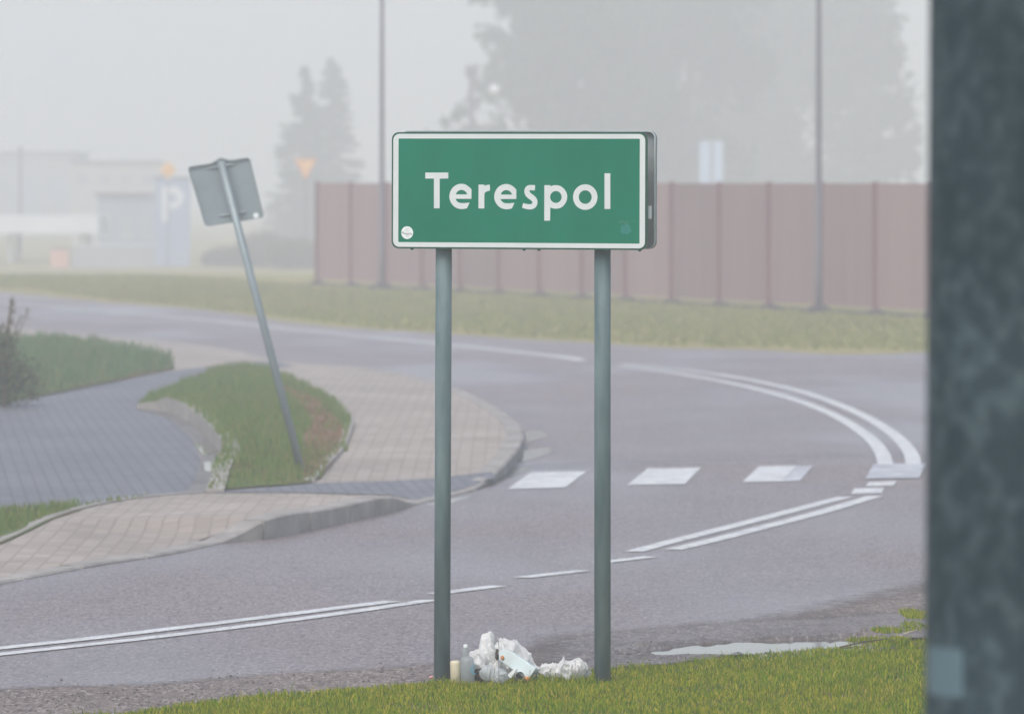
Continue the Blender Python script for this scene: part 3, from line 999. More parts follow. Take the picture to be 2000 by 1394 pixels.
# loose tufts out on the mud at the right
for i, (a, b, rx, ry, n) in enumerate([(1700, 1257, 45, 5, 0), (1732, 1241, 42, 4, 0), (1790, 1206, 42, 9, 0), (1785, 1233, 28, 6, 0), (1760, 1268, 90, 8, 0)]):
    c = G(a, b)
    sx = rx / F * c.y; sy = ry * c.y ** 2 / (F * CH)
    P = [(c.x + math.cos(t) * sx * (1 + .3 * math.sin(3 * t + i)), c.y + math.sin(t) * sy) for t in [k * math.pi / 6 for k in range(12)]]
    grass('grass', P, lambda x, y: max(.01, mud_z(x, y)), 7000, .024, .006, M['blades'], 30 + i, ['thin green tuft on the mud just right of the puddle', 'green tuft on the mud left of the pale reed', 'grass patch on the far dirt edge beside the dark pole', 'small green tuft between the far patch and the reed', 'straggling grass on the mud under the reed and twig'][i], .6, keep_tuft)

# ------------------------------------------------------------------ town sign
YAW = R(17)
SD = 26.5
SCEN = at(1013.5, 372.5, SD)
ROLL = R(-.18)
U0 = Vector((math.cos(YAW), -math.sin(YAW), 0)); V0 = Vector((0, 0, 1))
U = U0 * math.cos(ROLL) + V0 * math.sin(ROLL)
V = V0 * math.cos(ROLL) - U0 * math.sin(ROLL)
NRM = Vector((-math.sin(YAW), -math.cos(YAW), 0))      # towards the camera side
def hit(px, py):
    o = Vector((0, 0, CH)); d = Vector(((px - 1000) / F, 1, -(py - HOR) / F))
    t = (SCEN - o).dot(NRM) / d.dot(NRM)
    q = o + d * t - SCEN
    return (q.dot(U), q.dot(V))
cl = hit(765, 372); cr = hit(1263.5, 373)
ct = hit(1013, 258.5); cb = hit(1013, 487)
SW = cr[0] - cl[0]; SH = ct[1] - cb[1]
SCU = (cr[0] + cl[0]) / 2; SCV = (ct[1] + cb[1]) / 2
def SF(u, v, d):
    """d = metres in front of the sign's face"""
    return SCEN + U * u + V * v + NRM * d
base_z = .03
pl_u = hit(866, 700)[0] - .0245; pr_u = hit(1176, 700)[0] - .0245
POST_R = .0382
PD = -.03 - POST_R - .012      # post axis behind the face
sign = thing('town_sign', 'green and white town sign reading Terespol on two grey posts', 'sign', SF((pl_u + pr_u) / 2, 0, PD) * 1.0)
sign.location.z = base_z - .03
def rrect(cu, cv, wd, ht, r, n=6):
    out = []
    for (sx, sy, a0) in ((1, 1, 0), (-1, 1, 90), (-1, -1, 180), (1, -1, 270)):
        for k in range(n + 1):
            a = R(a0 + 90 * k / n)
            out.append((cu + sx * (wd / 2 - r) + math.cos(a) * r, cv + sy * (ht / 2 - r) + math.sin(a) * r))
    return out
def ring(b, o1, o2, fn, d0, d1):
    n = len(o1)
    vs = [fn(u, v, d0) for u, v in o1] + [fn(u, v, d0) for u, v in o2] + [fn(u, v, d1) for u, v in o1] + [fn(u, v, d1) for u, v in o2]
    fs = []
    for i in range(n):
        j = (i + 1) % n
        fs += [(i, j, n + j, n + i), (2 * n + i, 3 * n + i, 3 * n + j, 2 * n + j), (i, 2 * n + i, 2 * n + j, j), (n + i, n + j, 3 * n + j, 3 * n + i)]
    b.add(vs, fs)
def tray(fn, cu, cv, wd, ht, r, depth, sgn=1):
    b = MB()
    b.prism(rrect(cu, cv, wd, ht, r), fn, 0, -.002 * sgn)
    ring(b, rrect(cu, cv, wd, ht, r), rrect(cu, cv, wd - .005, ht - .005, r - .0025), fn, -.0021 * sgn, -depth * sgn)
    return b
front = tray(SF, SCU, SCV, SW, SH, .034, .012).build('front_board', M['green_edge'], sign)
b = MB()
b.prism(rrect(SCU, SCV, SW - .016, SH - .016, .030), SF, .0006, .0016)
b.build('green_face', M['green'], front)
b = MB()
ring(b, rrect(SCU, SCV, SW - .016, SH - .016, .030), rrect(SCU, SCV, SW - .016 - .052, SH - .016 - .044, .003), SF, .0017, .0027)
b.build('white_border', M['signwhite'], front)
# rear board, its hollow back turned to us
RD = -.028 - .001 - 2 * POST_R - .055
def SB(u, v, d):
    return SF(u, v, RD + d)
rear = tray(SB, SCU + .004, SCV + .006, SW, SH + .004, .034, .028, -1)
rearo = rear.build('rear_board', M['galv_back'], sign)
b = MB()
ring(b, rrect(SCU + .004, SCV + .006, SW + .001, SH + .005, .0345), rrect(SCU + .004, SCV + .006, SW - .010, SH - .006, .029), SB, .0285, .0315)
b.build('folded_rim', M['clip'], rearo)
for v_ in (hit(1266, 415)[1], SCV + .16):
    b = MB()
    b.prism([(SCU - SW / 2 + .05, v_ - .03), (SCU + SW / 2 + (.014 if v_ < SCV else -.05), v_ - .03), (SCU + SW / 2 + (.014 if v_ < SCV else -.05), v_ + .03), (SCU - SW / 2 + .05, v_ + .03)], SF, -.0335, -.0285)
    b.build('mounting_rail', M['clip'], sign)
for u_ in (pl_u, pr_u):
    top = SF(u_, SCV + SH / 2 - .03, PD)
    lean = .012 if u_ == pl_u else 0.0
    foot = Vector((top.x - lean, top.y, -.25))
    MB().tube([foot, foot.lerp(top, .5), top], POST_R, 28).build('post', M['galv'], sign, smooth=True)
for u_ in (pl_u, pr_u):
    for v_ in (hit(1266, 415)[1], SCV + .16):
        c = SF(u_, v_, PD); c2 = SF(u_, v_ + .02, PD)
        MB().tube([c - V * .012, c + V * .012], POST_R + .004, 24).build('clamp', M['galv_panel'], sign)
# lettering, traced in the plane of the face
def A(x, y): return hit(820 + x / 10, 320 + y / 10)
def B(x, y): return hit(1000 + x / 9.09, 320 + y / 9.09)
def smooth_poly(P, it=1):
    """rounds only gentle corners"""
    for _ in range(it):
        out = []
        n = len(P)
        for i in range(n):
            a = Vector(P[i - 1]); c = Vector(P[i]); d = Vector(P[(i + 1) % n])
            ang = (c - a).angle(d - c) if (c - a).length > 0 and (d - c).length > 0 else 0
            if ang < R(42):
                out += [tuple(c.lerp(a, .25)), tuple(c.lerp(d, .25))]
            else:
                out.append(tuple(c))
        P = out
    return P
def ell(fn, cx, cy, rx, ry, n=40):
    return [fn(cx + rx * math.cos(2 * math.pi * k / n), cy + ry * math.sin(2 * math.pi * k / n)) for k in range(n)]
Tl = [A(*q) for q in [(110, 172), (558, 172), (558, 290), (390, 290), (390, 870), (278, 870), (278, 290), (110, 290)]]
eo = [(1010, 685), (700, 685), (720, 725), (760, 758), (815, 770), (880, 768), (975, 758), (925, 868), (870, 882), (815, 886), (740, 875), (670, 835), (615, 770), (585, 700), (578, 637),
      (590, 560), (630, 480), (690, 425), (760, 397), (820, 390), (890, 402), (950, 440), (1012, 500)]
eh = [(705, 598), (932, 598), (905, 550), (865, 520), (815, 508), (765, 520), (725, 555)]
rr = [(1150, 408), (1262, 408), (1265, 432), (1310, 415), (1370, 408), (1372, 525), (1310, 540), (1275, 562), (1262, 590), (1262, 872), (1148, 872)]
so = [(412, 380), (330, 375), (275, 385), (235, 425), (218, 490), (232, 550), (270, 600), (340, 648), (368, 680), (355, 712), (310, 720), (250, 712), (202, 697), (180, 780), (250, 803),
      (320, 813), (385, 803), (440, 755), (460, 680), (440, 610), (395, 565), (330, 520), (308, 490), (325, 468), (408, 474)]
po = [(577, 380), (685, 380), (688, 402), (735, 382), (785, 378), (860, 392), (930, 445), (975, 520), (986, 590), (970, 670), (920, 745), (860, 788), (785, 800), (730, 795), (682, 775), (680, 1010), (575, 1010)]
glyphs = [[Tl], [smooth_poly([A(*q) for q in eo]), smooth_poly([A(*q) for q in eh])], [smooth_poly([A(*q) for q in rr])],
          [smooth_poly([A(x + 876, y + 4) for x, y in eo]), smooth_poly([A(x + 876, y + 4) for x, y in eh])],
          [smooth_poly([B(*q) for q in so], 2)], [smooth_poly([B(*q) for q in po]), ell(B, 782, 590, 102, 105)],
          [ell(B, 1303, 592, 217, 227), ell(B, 1303, 592, 115, 120)], [[B(*q) for q in [(1645, 170), (1748, 170), (1748, 803), (1645, 803)]]]]
def flat_shapes(name, loops, fn, d0, thick, m, parent):
    cu = bpy.data.curves.new(name, 'CURVE')
    cu.dimensions = '2D'
    cu.fill_mode = 'BOTH'
    cu.extrude = thick / 2
    for lp in loops:
        s = cu.splines.new('POLY')
        s.points.add(len(lp) - 1)
        for i, (u, v) in enumerate(lp):
            s.points[i].co = (u, v, 0, 1)
        s.use_cyclic_u = True
    tmp = bpy.data.objects.new('tmp', cu)
    me = bpy.data.meshes.new_from_object(tmp)
    bpy.data.objects.remove(tmp)
    bpy.data.curves.remove(cu)
    b = MB()
    b.add([fn(v.co.x, v.co.y, d0 + thick / 2 + v.co.z) for v in me.vertices], [tuple(p_.vertices) for p_ in me.polygons])
    bpy.data.meshes.remove(me)
    return b.build(name, m, parent)
flat_shapes('lettering', [lp for g in glyphs for lp in g], SF, .0017, .001, M['signwhite'], front)
# round sticker with scribbled writing
su, sv = hit(795.5, 454.5)
stk = flat_shapes('sticker', [[(su + .0293 * math.cos(2 * math.pi * k / 32), sv + .0300 * math.sin(2 * math.pi * k / 32)) for k in range(32)]], SF, .0017, .0008, M['sticker'], front)
def stroke2(fn, pts, wdt, d, b):
    for i in range(len(pts) - 1):
        a = Vector(pts[i]); c = Vector(pts[i + 1])
        t = (c - a).normalized() if (c - a).length > 0 else Vector((1, 0))
        n_ = Vector((-t.y, t.x)) * wdt / 2
        a2 = a - t * wdt * .3; c2 = c + t * wdt * .3
        b.add([fn(*(a2 - n_), d), fn(*(c2 - n_), d), fn(*(c2 + n_), d), fn(*(a2 + n_), d)], [(0, 1, 2, 3)])
def SZ(x, y): return hit(760 + x / 17.42, 420 + y / 17.42)
b = MB()
scr = [[(488, 575), (455, 570), (430, 600), (440, 625), (470, 625), (482, 605), (462, 605)], [(500, 575), (495, 632)], [(508, 605), (515, 640), (535, 640), (540, 610)],
       [(548, 612), (552, 642), (575, 640), (578, 612), (580, 660), (560, 665)], [(590, 660), (600, 620), (618, 650), (630, 620), (640, 665)], [(650, 640), (670, 640), (660, 622), (650, 650), (672, 665)],
       [(690, 665), (700, 610), (688, 600)], [(715, 665), (735, 605), (720, 640), (740, 640)], [(755, 640), (750, 668), (775, 668), (782, 640), (757, 640)], [(600, 688), (670, 686)]]
for s_ in scr: stroke2(SF, [SZ(*q) for q in s_], .0014, .0027, b)
b.build('sticker_writing', M['ink'], stk)
b = MB()
for s_ in [[(540, 560), (560, 480), (620, 450)], [(580, 570), (600, 500), (660, 440)], [(620, 580), (640, 500), (700, 470)], [(650, 580), (690, 520), (740, 500)], [(560, 700), (640, 730), (700, 720)], [(600, 740), (660, 760)]]:
    stroke2(SF, [SZ(*q) for q in s_], .0016, .0027, b)
b.build('sticker_drawing', M['ink_pale'], stk)
rng = random.Random(3)
pu, pv = hit(1223, 448)
flat_shapes('residue_patch', [smooth_poly([(pu + (.026 + rng.uniform(-.007, .006)) * math.cos(k * math.pi / 7), pv + (.024 + rng.uniform(-.006, .008)) * math.sin(k * math.pi / 7)) for k in range(14)])], SF, .0017, .0004, M['teal'], front)
b = MB()
for (x, y) in [(1212, 435), (1215, 433), (1222, 434), (1227, 433), (1237, 431), (1210, 432), (1219, 436)]:
    q = hit(x, y)
    stroke2(SF, [q, (q[0] + rng.uniform(.004, .009), q[1] + rng.uniform(-.004, .003))], .0025, .0024, b)
b.build('scuff_marks', M['scuff'], front)
for x in (803, 1022, 1051, 1248):
    q = hit(x, 487.5)
    c = SF(q[0], SCV - SH / 2 - .001, -.014)
    bm = bmesh.new()
    bmesh.ops.create_icosphere(bm, subdivisions=2, radius=.0055)
    me_v = [Vector((v.co.x * 1.5, v.co.y, v.co.z * (1.1))) + c for v in bm.verts]
    me_f = [tuple(v.index for v in f.verts) for f in bm.faces]
    bm.free()
    MB().add(me_v, me_f).build('water_drop', M['green_edge'], sign, smooth=True)

# ------------------------------------------------------------------ leaning sign, seen from behind
q0 = GI(583, 897, .13)
LD = q0.y
ls = thing('leaning_sign', 'grey back of a square road sign leaning left on the grass island', 'sign', q0 - Vector((0, 0, .05)))
pt = at(431, 314, LD)
dirp = (pt - q0)
MB().tube([q0 - dirp * .08, q0.lerp(pt, .5), pt], .030, 18).build('post', M['galv_panel'], ls, smooth=True)
cor = [at(366, 326, LD + .06), at(488, 306.5, LD + .06), at(516.5, 425, LD + .05), at(401, 443, LD + .05)]
def panel_pt(s, t, d):
    """s across, t down; creased backwards along the post"""
    p_ = cor[0].lerp(cor[1], s).lerp(cor[3].lerp(cor[2], s), t)
    cr_ = .035 * max(0, 1 - abs(s - .52) / .5)
    p_ = p_ + Vector((0, cr_ + d, 0)) + Vector((0, 0, .030 * math.exp(-((s - .53) / .10) ** 2) * (1 - t) ** 2))
    return p_
NS = 24
b = MB()
rc = .05
def rrs(s, t):
    return s, t
outl = [(x + .5, y + .5) for x, y in rrect(0, 0, 1, 1, .06, 4)]
vs = []; fs = []
ncell = NS
for dd in (0, .002):
    for j in range(ncell + 1):
        for i in range(ncell + 1):
            s = i / ncell; t = j / ncell
            # pull corners in
            cx = min(s, 1 - s); cy = min(t, 1 - t)
            if cx < .06 and cy < .06:
                vx, vy = .06 - cx, .06 - cy
                L = max(vx, vy)
                hyp = math.hypot(vx, vy)
                if hyp > 0:
                    k = L / hyp
                    nx_, ny_ = .06 - vx * k, .06 - vy * k
                    s = nx_ if s < .5 else 1 - nx_
                    t = ny_ if t < .5 else 1 - ny_
            vs.append(panel_pt(s, t, dd))
n1 = (ncell + 1) ** 2
for j in range(ncell):
    for i in range(ncell):
        a = j * (ncell + 1) + i
        fs.append((a, a + 1, a + ncell + 2, a + ncell + 1))
        fs.append((n1 + a, n1 + a + ncell + 1, n1 + a + ncell + 2, n1 + a + 1))
per = [i for i in range(ncell + 1)] + [(j + 1) * (ncell + 1) - 1 for j in range(1, ncell + 1)] + [ncell * (ncell + 1) + i for i in range(ncell - 1, -1, -1)] + [j * (ncell + 1) for j in range(ncell - 1, 0, -1)]
for i in range(len(per)):
    a, c = per[i], per[(i + 1) % len(per)]
    fs.append((a, n1 + a, n1 + c, c))
panel = MB().add(vs, fs).build('sign_panel', M['galv_panel'], ls, smooth=False)
# folded rim towards us
b = MB()
m_ = len(per)
ctr = (cor[0] + cor[1] + cor[2] + cor[3]) / 4
rv = []
for i in per:
    q = Vector(vs[i])
    inn = (ctr - q).normalized() * .010
    rv += [q + Vector((0, -.001, 0)), q + Vector((0, -.020, 0)), q + Vector((0, -.020, 0)) + inn, q + inn + Vector((0, -.001, 0))]
rf = []
for i in range(m_):
    j = (i + 1) % m_
    for k in range(4):
        rf.append((i * 4 + k, i * 4 + (k + 1) % 4, j * 4 + (k + 1) % 4, j * 4 + k))
b.add(rv, rf)
b.build('folded_rim', M['galv_back'], ls)
for t in (.12, .86):
    c = panel_pt(.5, t, -.03)
    ax = (cor[1] - cor[0]).normalized()
    b = MB()
    b.tube([c - ax * .11 + Vector((0, .012, 0)), c + ax * .11 + Vector((0, .012, 0))], .007, 8)
    b.build('clamp', M['galv_panel'], ls)
sp = at(500, 421, LD + .052)
bm = bmesh.new()
bmesh.ops.create_circle(bm, cap_ends=True, radius=.021, segments=20)
MB().add([Vector((v.co.x, 0, v.co.y)) + sp for v in bm.verts], [tuple(v.index for v in f.verts) for f in bm.faces]).build('sticker', M['sticker'], ls)
bm.free()

# ------------------------------------------------------------------ dark pole in the right foreground
PXD = 10.7
pc = Vector(((1982 - 1000) / F * PXD, PXD, 0))
pole = thing('lamp_post', 'thick dark grey blotchy steel pole close to the camera at the right', 'pole', pc)
def pr(z): return .180 - .0072 * z
MB().tube([pc + Vector((0, 0, z)) for z in (-.1, .3, 1, 2, 3, 4.5, 6, 8)], [pr(z) for z in (-.1, .3, 1, 2, 3, 4.5, 6, 8)], 48).build('shaft', M['galv_pole'], pole, smooth=True)
b = MB()
b.prism(rrect(0, 0, .5, .5, .04), lambda u, v, d: Vector((pc.x + u, pc.y + v, d)), .01, .04)
b.build('base_plate', M['galv_pole'], pole)
MB().tube([pc + Vector((0, 0, 7.9)), pc + Vector((0, .3, 8.4)), pc + Vector((0, 1.2, 8.7)), pc + Vector((0, 1.6, 8.72))], [.1, .06, .05, .05], 14).build('arm', M['galv_pole'], pole, smooth=True)
MB().box(pc + Vector((0, 1.95, 8.72)), (.28, .7, .12)).build('lamp_head', M['galv_panel'], pole)
# pale label wrapped on the shaft
b = MB()
z1 = CH - (1256 - HOR) / F * PXD; z0 = CH - (1350 - HOR) / F * PXD
def ang_of(px):
    k = ((px - 1986) / F * PXD) / pr(1.4)
    return math.asin(max(-1, min(1, k)))
a0, a1 = ang_of(1814), ang_of(1875)
nn = 10
vs = []; fs = []
for k in range(nn + 1):
    a = a0 + (a1 - a0) * k / nn
    for z in (z0, z1):
        rr_ = pr(z) + .0015
        vs.append(pc + Vector((math.sin(a) * rr_, -math.cos(a) * rr_, z)))
for k in range(nn): fs.append((2 * k, 2 * k + 2, 2 * k + 3, 2 * k + 1))
b.add(vs, fs).build('label_plate', M['label'], pole)

# ------------------------------------------------------------------ red fence
FA = G(1710, 615); FB = G(620, 556)
dF = (FB - FA) / 13.0
fdir = dF.normalized(); fang = math.atan2(fdir.y, fdir.x)
fence = thing('fence', 'long reddish brown slatted fence with posts beyond the road bend', 'fence', FA - dF * 4)
FT = 2.34
span = dF.length
rows = list(range(-4, 14))
# one panel of slats, one post, one footing; then copies
p0 = FA - dF * 4
b = MB()
nsl = 22
for k in range(nsl):
    c = p0 + fdir * (.06 + (span - .12) * (k + .5) / nsl) + Vector((0, .05, (FT - .02 + .13) / 2))
    b.box(c, ((span - .12) / nsl - .012, .022, FT - .02 - .13), fang)
for z in (.45, 1.95):
    b.box(p0 + dF * .5 + Vector((0, .078, z)), (span - .1, .03, .07), fang)
panel0 = b.build('panel', M['fence'], fence)
b = MB()
b.box(p0 + Vector((0, 0, FT / 2 - .02)), (.085, .10, FT + .05), fang)
post0 = b.build('post', M['fence_post'], fence)
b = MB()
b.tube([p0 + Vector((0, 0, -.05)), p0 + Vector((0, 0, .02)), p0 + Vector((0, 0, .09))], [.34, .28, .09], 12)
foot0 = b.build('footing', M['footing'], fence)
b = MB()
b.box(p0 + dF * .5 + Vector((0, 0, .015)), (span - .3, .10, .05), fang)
shade0 = b.build('shade_strip', M['footing'], fence)  # dark strip added as the shadow line between the footings
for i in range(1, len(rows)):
    for src in (panel0, post0, foot0, shade0):
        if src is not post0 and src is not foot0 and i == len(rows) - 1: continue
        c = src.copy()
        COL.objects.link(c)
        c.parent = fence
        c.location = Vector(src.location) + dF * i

# tall lamp columns in front of the fence
def column(px, d, label):
    q = Vector(((px - 1000) / F * d, d, 0))
    t = thing('street_lamp', label, 'street lamp', q, 'tall lamp columns along the fence')
    MB().tube([q + Vector((0, 0, z)) for z in (-.2, 1.0, 5, 9)], [.068, .062, .052, .04], 12).build('column', M['lamp_metal'], t, smooth=True)
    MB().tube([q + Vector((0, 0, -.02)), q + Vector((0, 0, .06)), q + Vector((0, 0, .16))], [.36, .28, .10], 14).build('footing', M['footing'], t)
    MB().tube([q + Vector((0, 0, 8.95)), q + Vector((-.1, -.4, 9.2)), q + Vector((-.2, -1.2, 9.3))], [.04, .03, .03], 8).build('arm', M['lamp_metal'], t)
    MB().box(q + Vector((-.23, -1.5, 9.3)), (.22, .6, .1)).build('lamp_head', M['lamp_metal'], t)
column(1599, 101.2, 'tall grey lamp column standing right of the town sign by the fence')
column(746, 123.6, 'tall grey lamp column just left of the town sign by the fence')

# ------------------------------------------------------------------ distant signs
def rodsign(name, label, cat, px, py_c, d, shape):
    q = Vector(((px - 1000) / F * d, d, GZ(d)))
    t = thing(name, label, cat, q)
    zc = CH - (py_c - HOR) / F * d
    MB().tube([q + Vector((0, .05, -.2)), Vector((q.x, q.y + .05, zc + .3))], .035, 10).build('post', M['lamp_metal'], t)
    return q, zc, t
q, zc, t = rodsign('priority_sign', 'small yellow diamond priority sign on a post in front of the blue parking panel', 'sign', 328, 332, 232, None)
def shape2(q, zc, pts, y0, y1):
    return MB().prism(pts, lambda u, v, dd: Vector((q.x + u, q.y + dd, zc + v)), y0, y1)
rr2 = .43
shape2(q, zc, [(0, rr2), (rr2, 0), (0, -rr2), (-rr2, 0)], 0, -.015).build('plate', M['white'], t)
shape2(q, zc, [(0, .36), (.36, 0), (0, -.36), (-.36, 0)], -.016, -.022).build('yellow_face', M['yellow'], t)
q, zc, t = rodsign('yield_sign', 'yellow downward triangle sign with orange border in front of the spruces', 'sign', 597, 330, 228, None)
s_ = .46
shape2(q, zc, [(-s_, s_ * .88), (s_, s_ * .88), (0, -s_ * 1.0)], 0, -.015).build('plate', M['red'], t)
s_ = .385
shape2(q, zc, [(-s_, s_ * .94), (s_, s_ * .94), (0, -s_ * .96)], -.016, -.022).build('yellow_face', M['orange'], t)

# ------------------------------------------------------------------ parking panel: white P on blue
d = 236.0
q = Vector(((337 - 1000) / F * d, d, GZ(d)))
t = thing('parking_sign', 'tall blue free standing panel with a large white letter P', 'sign', q)
zt = CH - (350 - HOR) / F * d
wp = 68 / F * d
MB().box(Vector((q.x, q.y + .1, (zt + q.z) / 2)), (wp, .2, zt - q.z)).build('body', M['blue'], t)
MB().box(Vector((q.x, q.y + .1, zt + .05)), (wp + .06, .26, .10)).build('cap', M['lamp_metal'], t)
def PP(x, y):   # crop coords (scale 5.36 from 280,280)
    return ((280 + x / 5.36 - 337) / F * d, CH - (280 + y / 5.36 - HOR) / F * d)
loops = [[PP(*k) for k in [(195, 455), (340, 455), (400, 490), (430, 560), (400, 640), (340, 680), (270, 685), (255, 690), (255, 820), (195, 820)]], [PP(*k) for k in [(262, 530), (320, 530), (355, 560), (345, 605), (300, 620), (262, 620)]]]
flat_shapes('letter', loops, lambda u, v, dd: Vector((q.x + u, q.y - dd, v)), .002, .02, M['white'], t)

# pale blue twin panels beyond the fence
d = 240.0
q = Vector(((1388 - 1000) / F * d, d, GZ(d)))
t = thing('panel_sign', 'pale blue twin panel sign rising above the red fence', 'sign', q)
zt = CH - (276 - HOR) / F * d
for x0, x1 in ((1366, 1388), (1393, 1412)):
    a = (x0 - 1000) / F * d; c = (x1 - 1000) / F * d
    MB().box(((a + c) / 2, d, zt / 2 + .5), (c - a, .12, zt - 1.0)).build('panel', M['paleblue'], t)
for x in (1372, 1406):
    MB().tube([((x - 1000) / F * d, d + .12, q.z - .1), ((x - 1000) / F * d, d + .12, zt - .1)], .04, 8).build('post', M['lamp_metal'], t)

# slim mast with dome heads
d = 232.0
q = Vector(((920 - 1000) / F * d, d, GZ(d)))
t = thing('mast', 'slim grey mast with a white dome head on a side arm beside the birch', 'mast', q)
MB().tube([q + Vector((0, 0, -.1)), at(920, 132, d)], [.12, .09], 10).build('pole', M['lamp_metal'], t, smooth=True)
h = at(966, 176, d)
MB().tube([Vector((q.x, q.y, h.z + .20)), Vector((h.x, h.y, h.z + .24))], .045, 8).build('arm', M['lamp_metal'], t)
bm = bmesh.new()
bmesh.ops.create_uvsphere(bm, u_segments=20, v_segments=12, radius=.23)
MB().add([v.co + h for v in bm.verts], [tuple(v.index for v in f.verts) for f in bm.faces]).build('dome_head', M['white'], t, smooth=True)
bm.free()
MB().box(at(920, 140, d), (.45, .35, .45)).build('cabinet', M['lamp_metal'], t)

# ------------------------------------------------------------------ far buildings at the left
def P3(px, d, z=None): return Vector(((px - 1000) / F * d, d, GZ(d) if z is None else z))
def zy(py, d): return CH - (py - HOR) / F * d
def bld(name, label, cat, x0, x1, ytop, d, m, depth=6, ybot=None, roof=None):
    a, c = P3(x0, d), P3(x1, d)
    t = thing(name, label, cat, Vector(((a.x + c.x) / 2, d + depth / 2, GZ(d))))
    z1 = zy(ytop, d); z0 = GZ(d) - .1
    MB().box(((a.x + c.x) / 2, d + depth / 2, (z0 + z1) / 2), (c.x - a.x, depth, z1 - z0)).build('wall', M[m], t)
    MB().box(((a.x + c.x) / 2, d + depth / 2, z1 + .06), (c.x - a.x + .3, depth + .3, .12)).build('roof', M[roof or 'lamp_metal'], t)
    return t, a, c, z1
t, a, c, z1 = bld('shop_building', 'blue grey flat roofed building behind the white canopy', 'building', 190, 305, 382, 262, 'bluewall')
for k in range(3):
    x = a.x + (c.x - a.x) * (k + .5) / 3
    w_ = MB().box((x, 262 - .01, .35), (.6, .06, 1.0)).build('window', M['greywall'], t)
    MB().box((x, 262 - .02, -.2), (.7, .10, .06)).build('sill', M['white'], w_)
t, a, c, z1 = bld('service_building', 'pale cream building rising behind the blue grey one', 'building', 140, 310, 318, 330, 'creamwall', 8)
for k in range(4):
    x = a.x + (c.x - a.x) * (k + .5) / 4
    MB().box((x, 330 - .01, 2.5), (.7, .06, .6)).build('window', M['greywall'], t)
t, a, c, z1 = bld('hall', 'grey wide hall at the far left edge behind the canopy', 'building', -180, 150, 300, 370, 'greywall', 10)
t.pop('x', None)
for k in range(5):
    x = a.x + (c.x - a.x) * (k + .5) / 5
    MB().box((x, 370 - .01, 1.6), (1.2, .06, 1.8)).build('window', M['bluewall'], t)
# fuel canopy
d = 245
a, c = P3(-160, d), P3(192, d)
t = thing('canopy', 'long flat white canopy on columns at the far left', 'canopy', Vector(((a.x + c.x) / 2, d + 3, GZ(d))))
zb, ztp = zy(456, d), zy(422, d)
MB().box(((a.x + c.x) / 2, d + 3, (zb + ztp) / 2), (c.x - a.x, 6, ztp - zb)).build('roof', M['white'], t)
for k in (.08, .5, .9):
    for yy in (1.0, 5.0):
        x = a.x + (c.x - a.x) * k
        MB().tube([(x, d + yy, GZ(d) - .1), (x, d + yy, zb + .02)], .11, 10).build('column', M['white'], t)
# low grey wall with orange box
d = 232
a, c = P3(140, d), P3(302, d)
t = thing('low_wall', 'low grey wall between the orange box and the blue parking panel', 'wall', Vector(((a.x + c.x) / 2, d, a.z)))
MB().box(((a.x + c.x) / 2, d + .1, (a.z + zy(482, d)) / 2), (c.x - a.x, .2, zy(482, d) - a.z)).build('wall', M['greywall'], t)
MB().box(((a.x + c.x) / 2, d + .1, zy(480, d) + .03), (c.x - a.x + .05, .28, .05)).build('coping', M['white'], t)
q = P3(116, d)
t = thing('orange_bin', 'orange box standing at the left end of the low grey wall', 'box', q)
MB().box(q + Vector((0, .1, .37)), (.72, .6, .74)).build('body', M['orangebox'], t)
MB().box(q + Vector((0, .1, .77)), (.76, .64, .06)).build('lid', M['lamp_metal'], t)
# flagpole-like mast
q = P3(40, 270)
t = thing('mast', 'thin grey mast standing at the far left behind the canopy', 'mast', q)
MB().tube([q + Vector((0, 0, -.1)), Vector((q.x, q.y, zy(290, 270)))], [.08, .06], 8).build('pole', M['lamp_metal'], t)
MB().tube([Vector((q.x, q.y, zy(290, 270))), Vector((q.x, q.y, zy(290, 270) + .1))], [.1, .04], 8).build('cap', M['lamp_metal'], t)

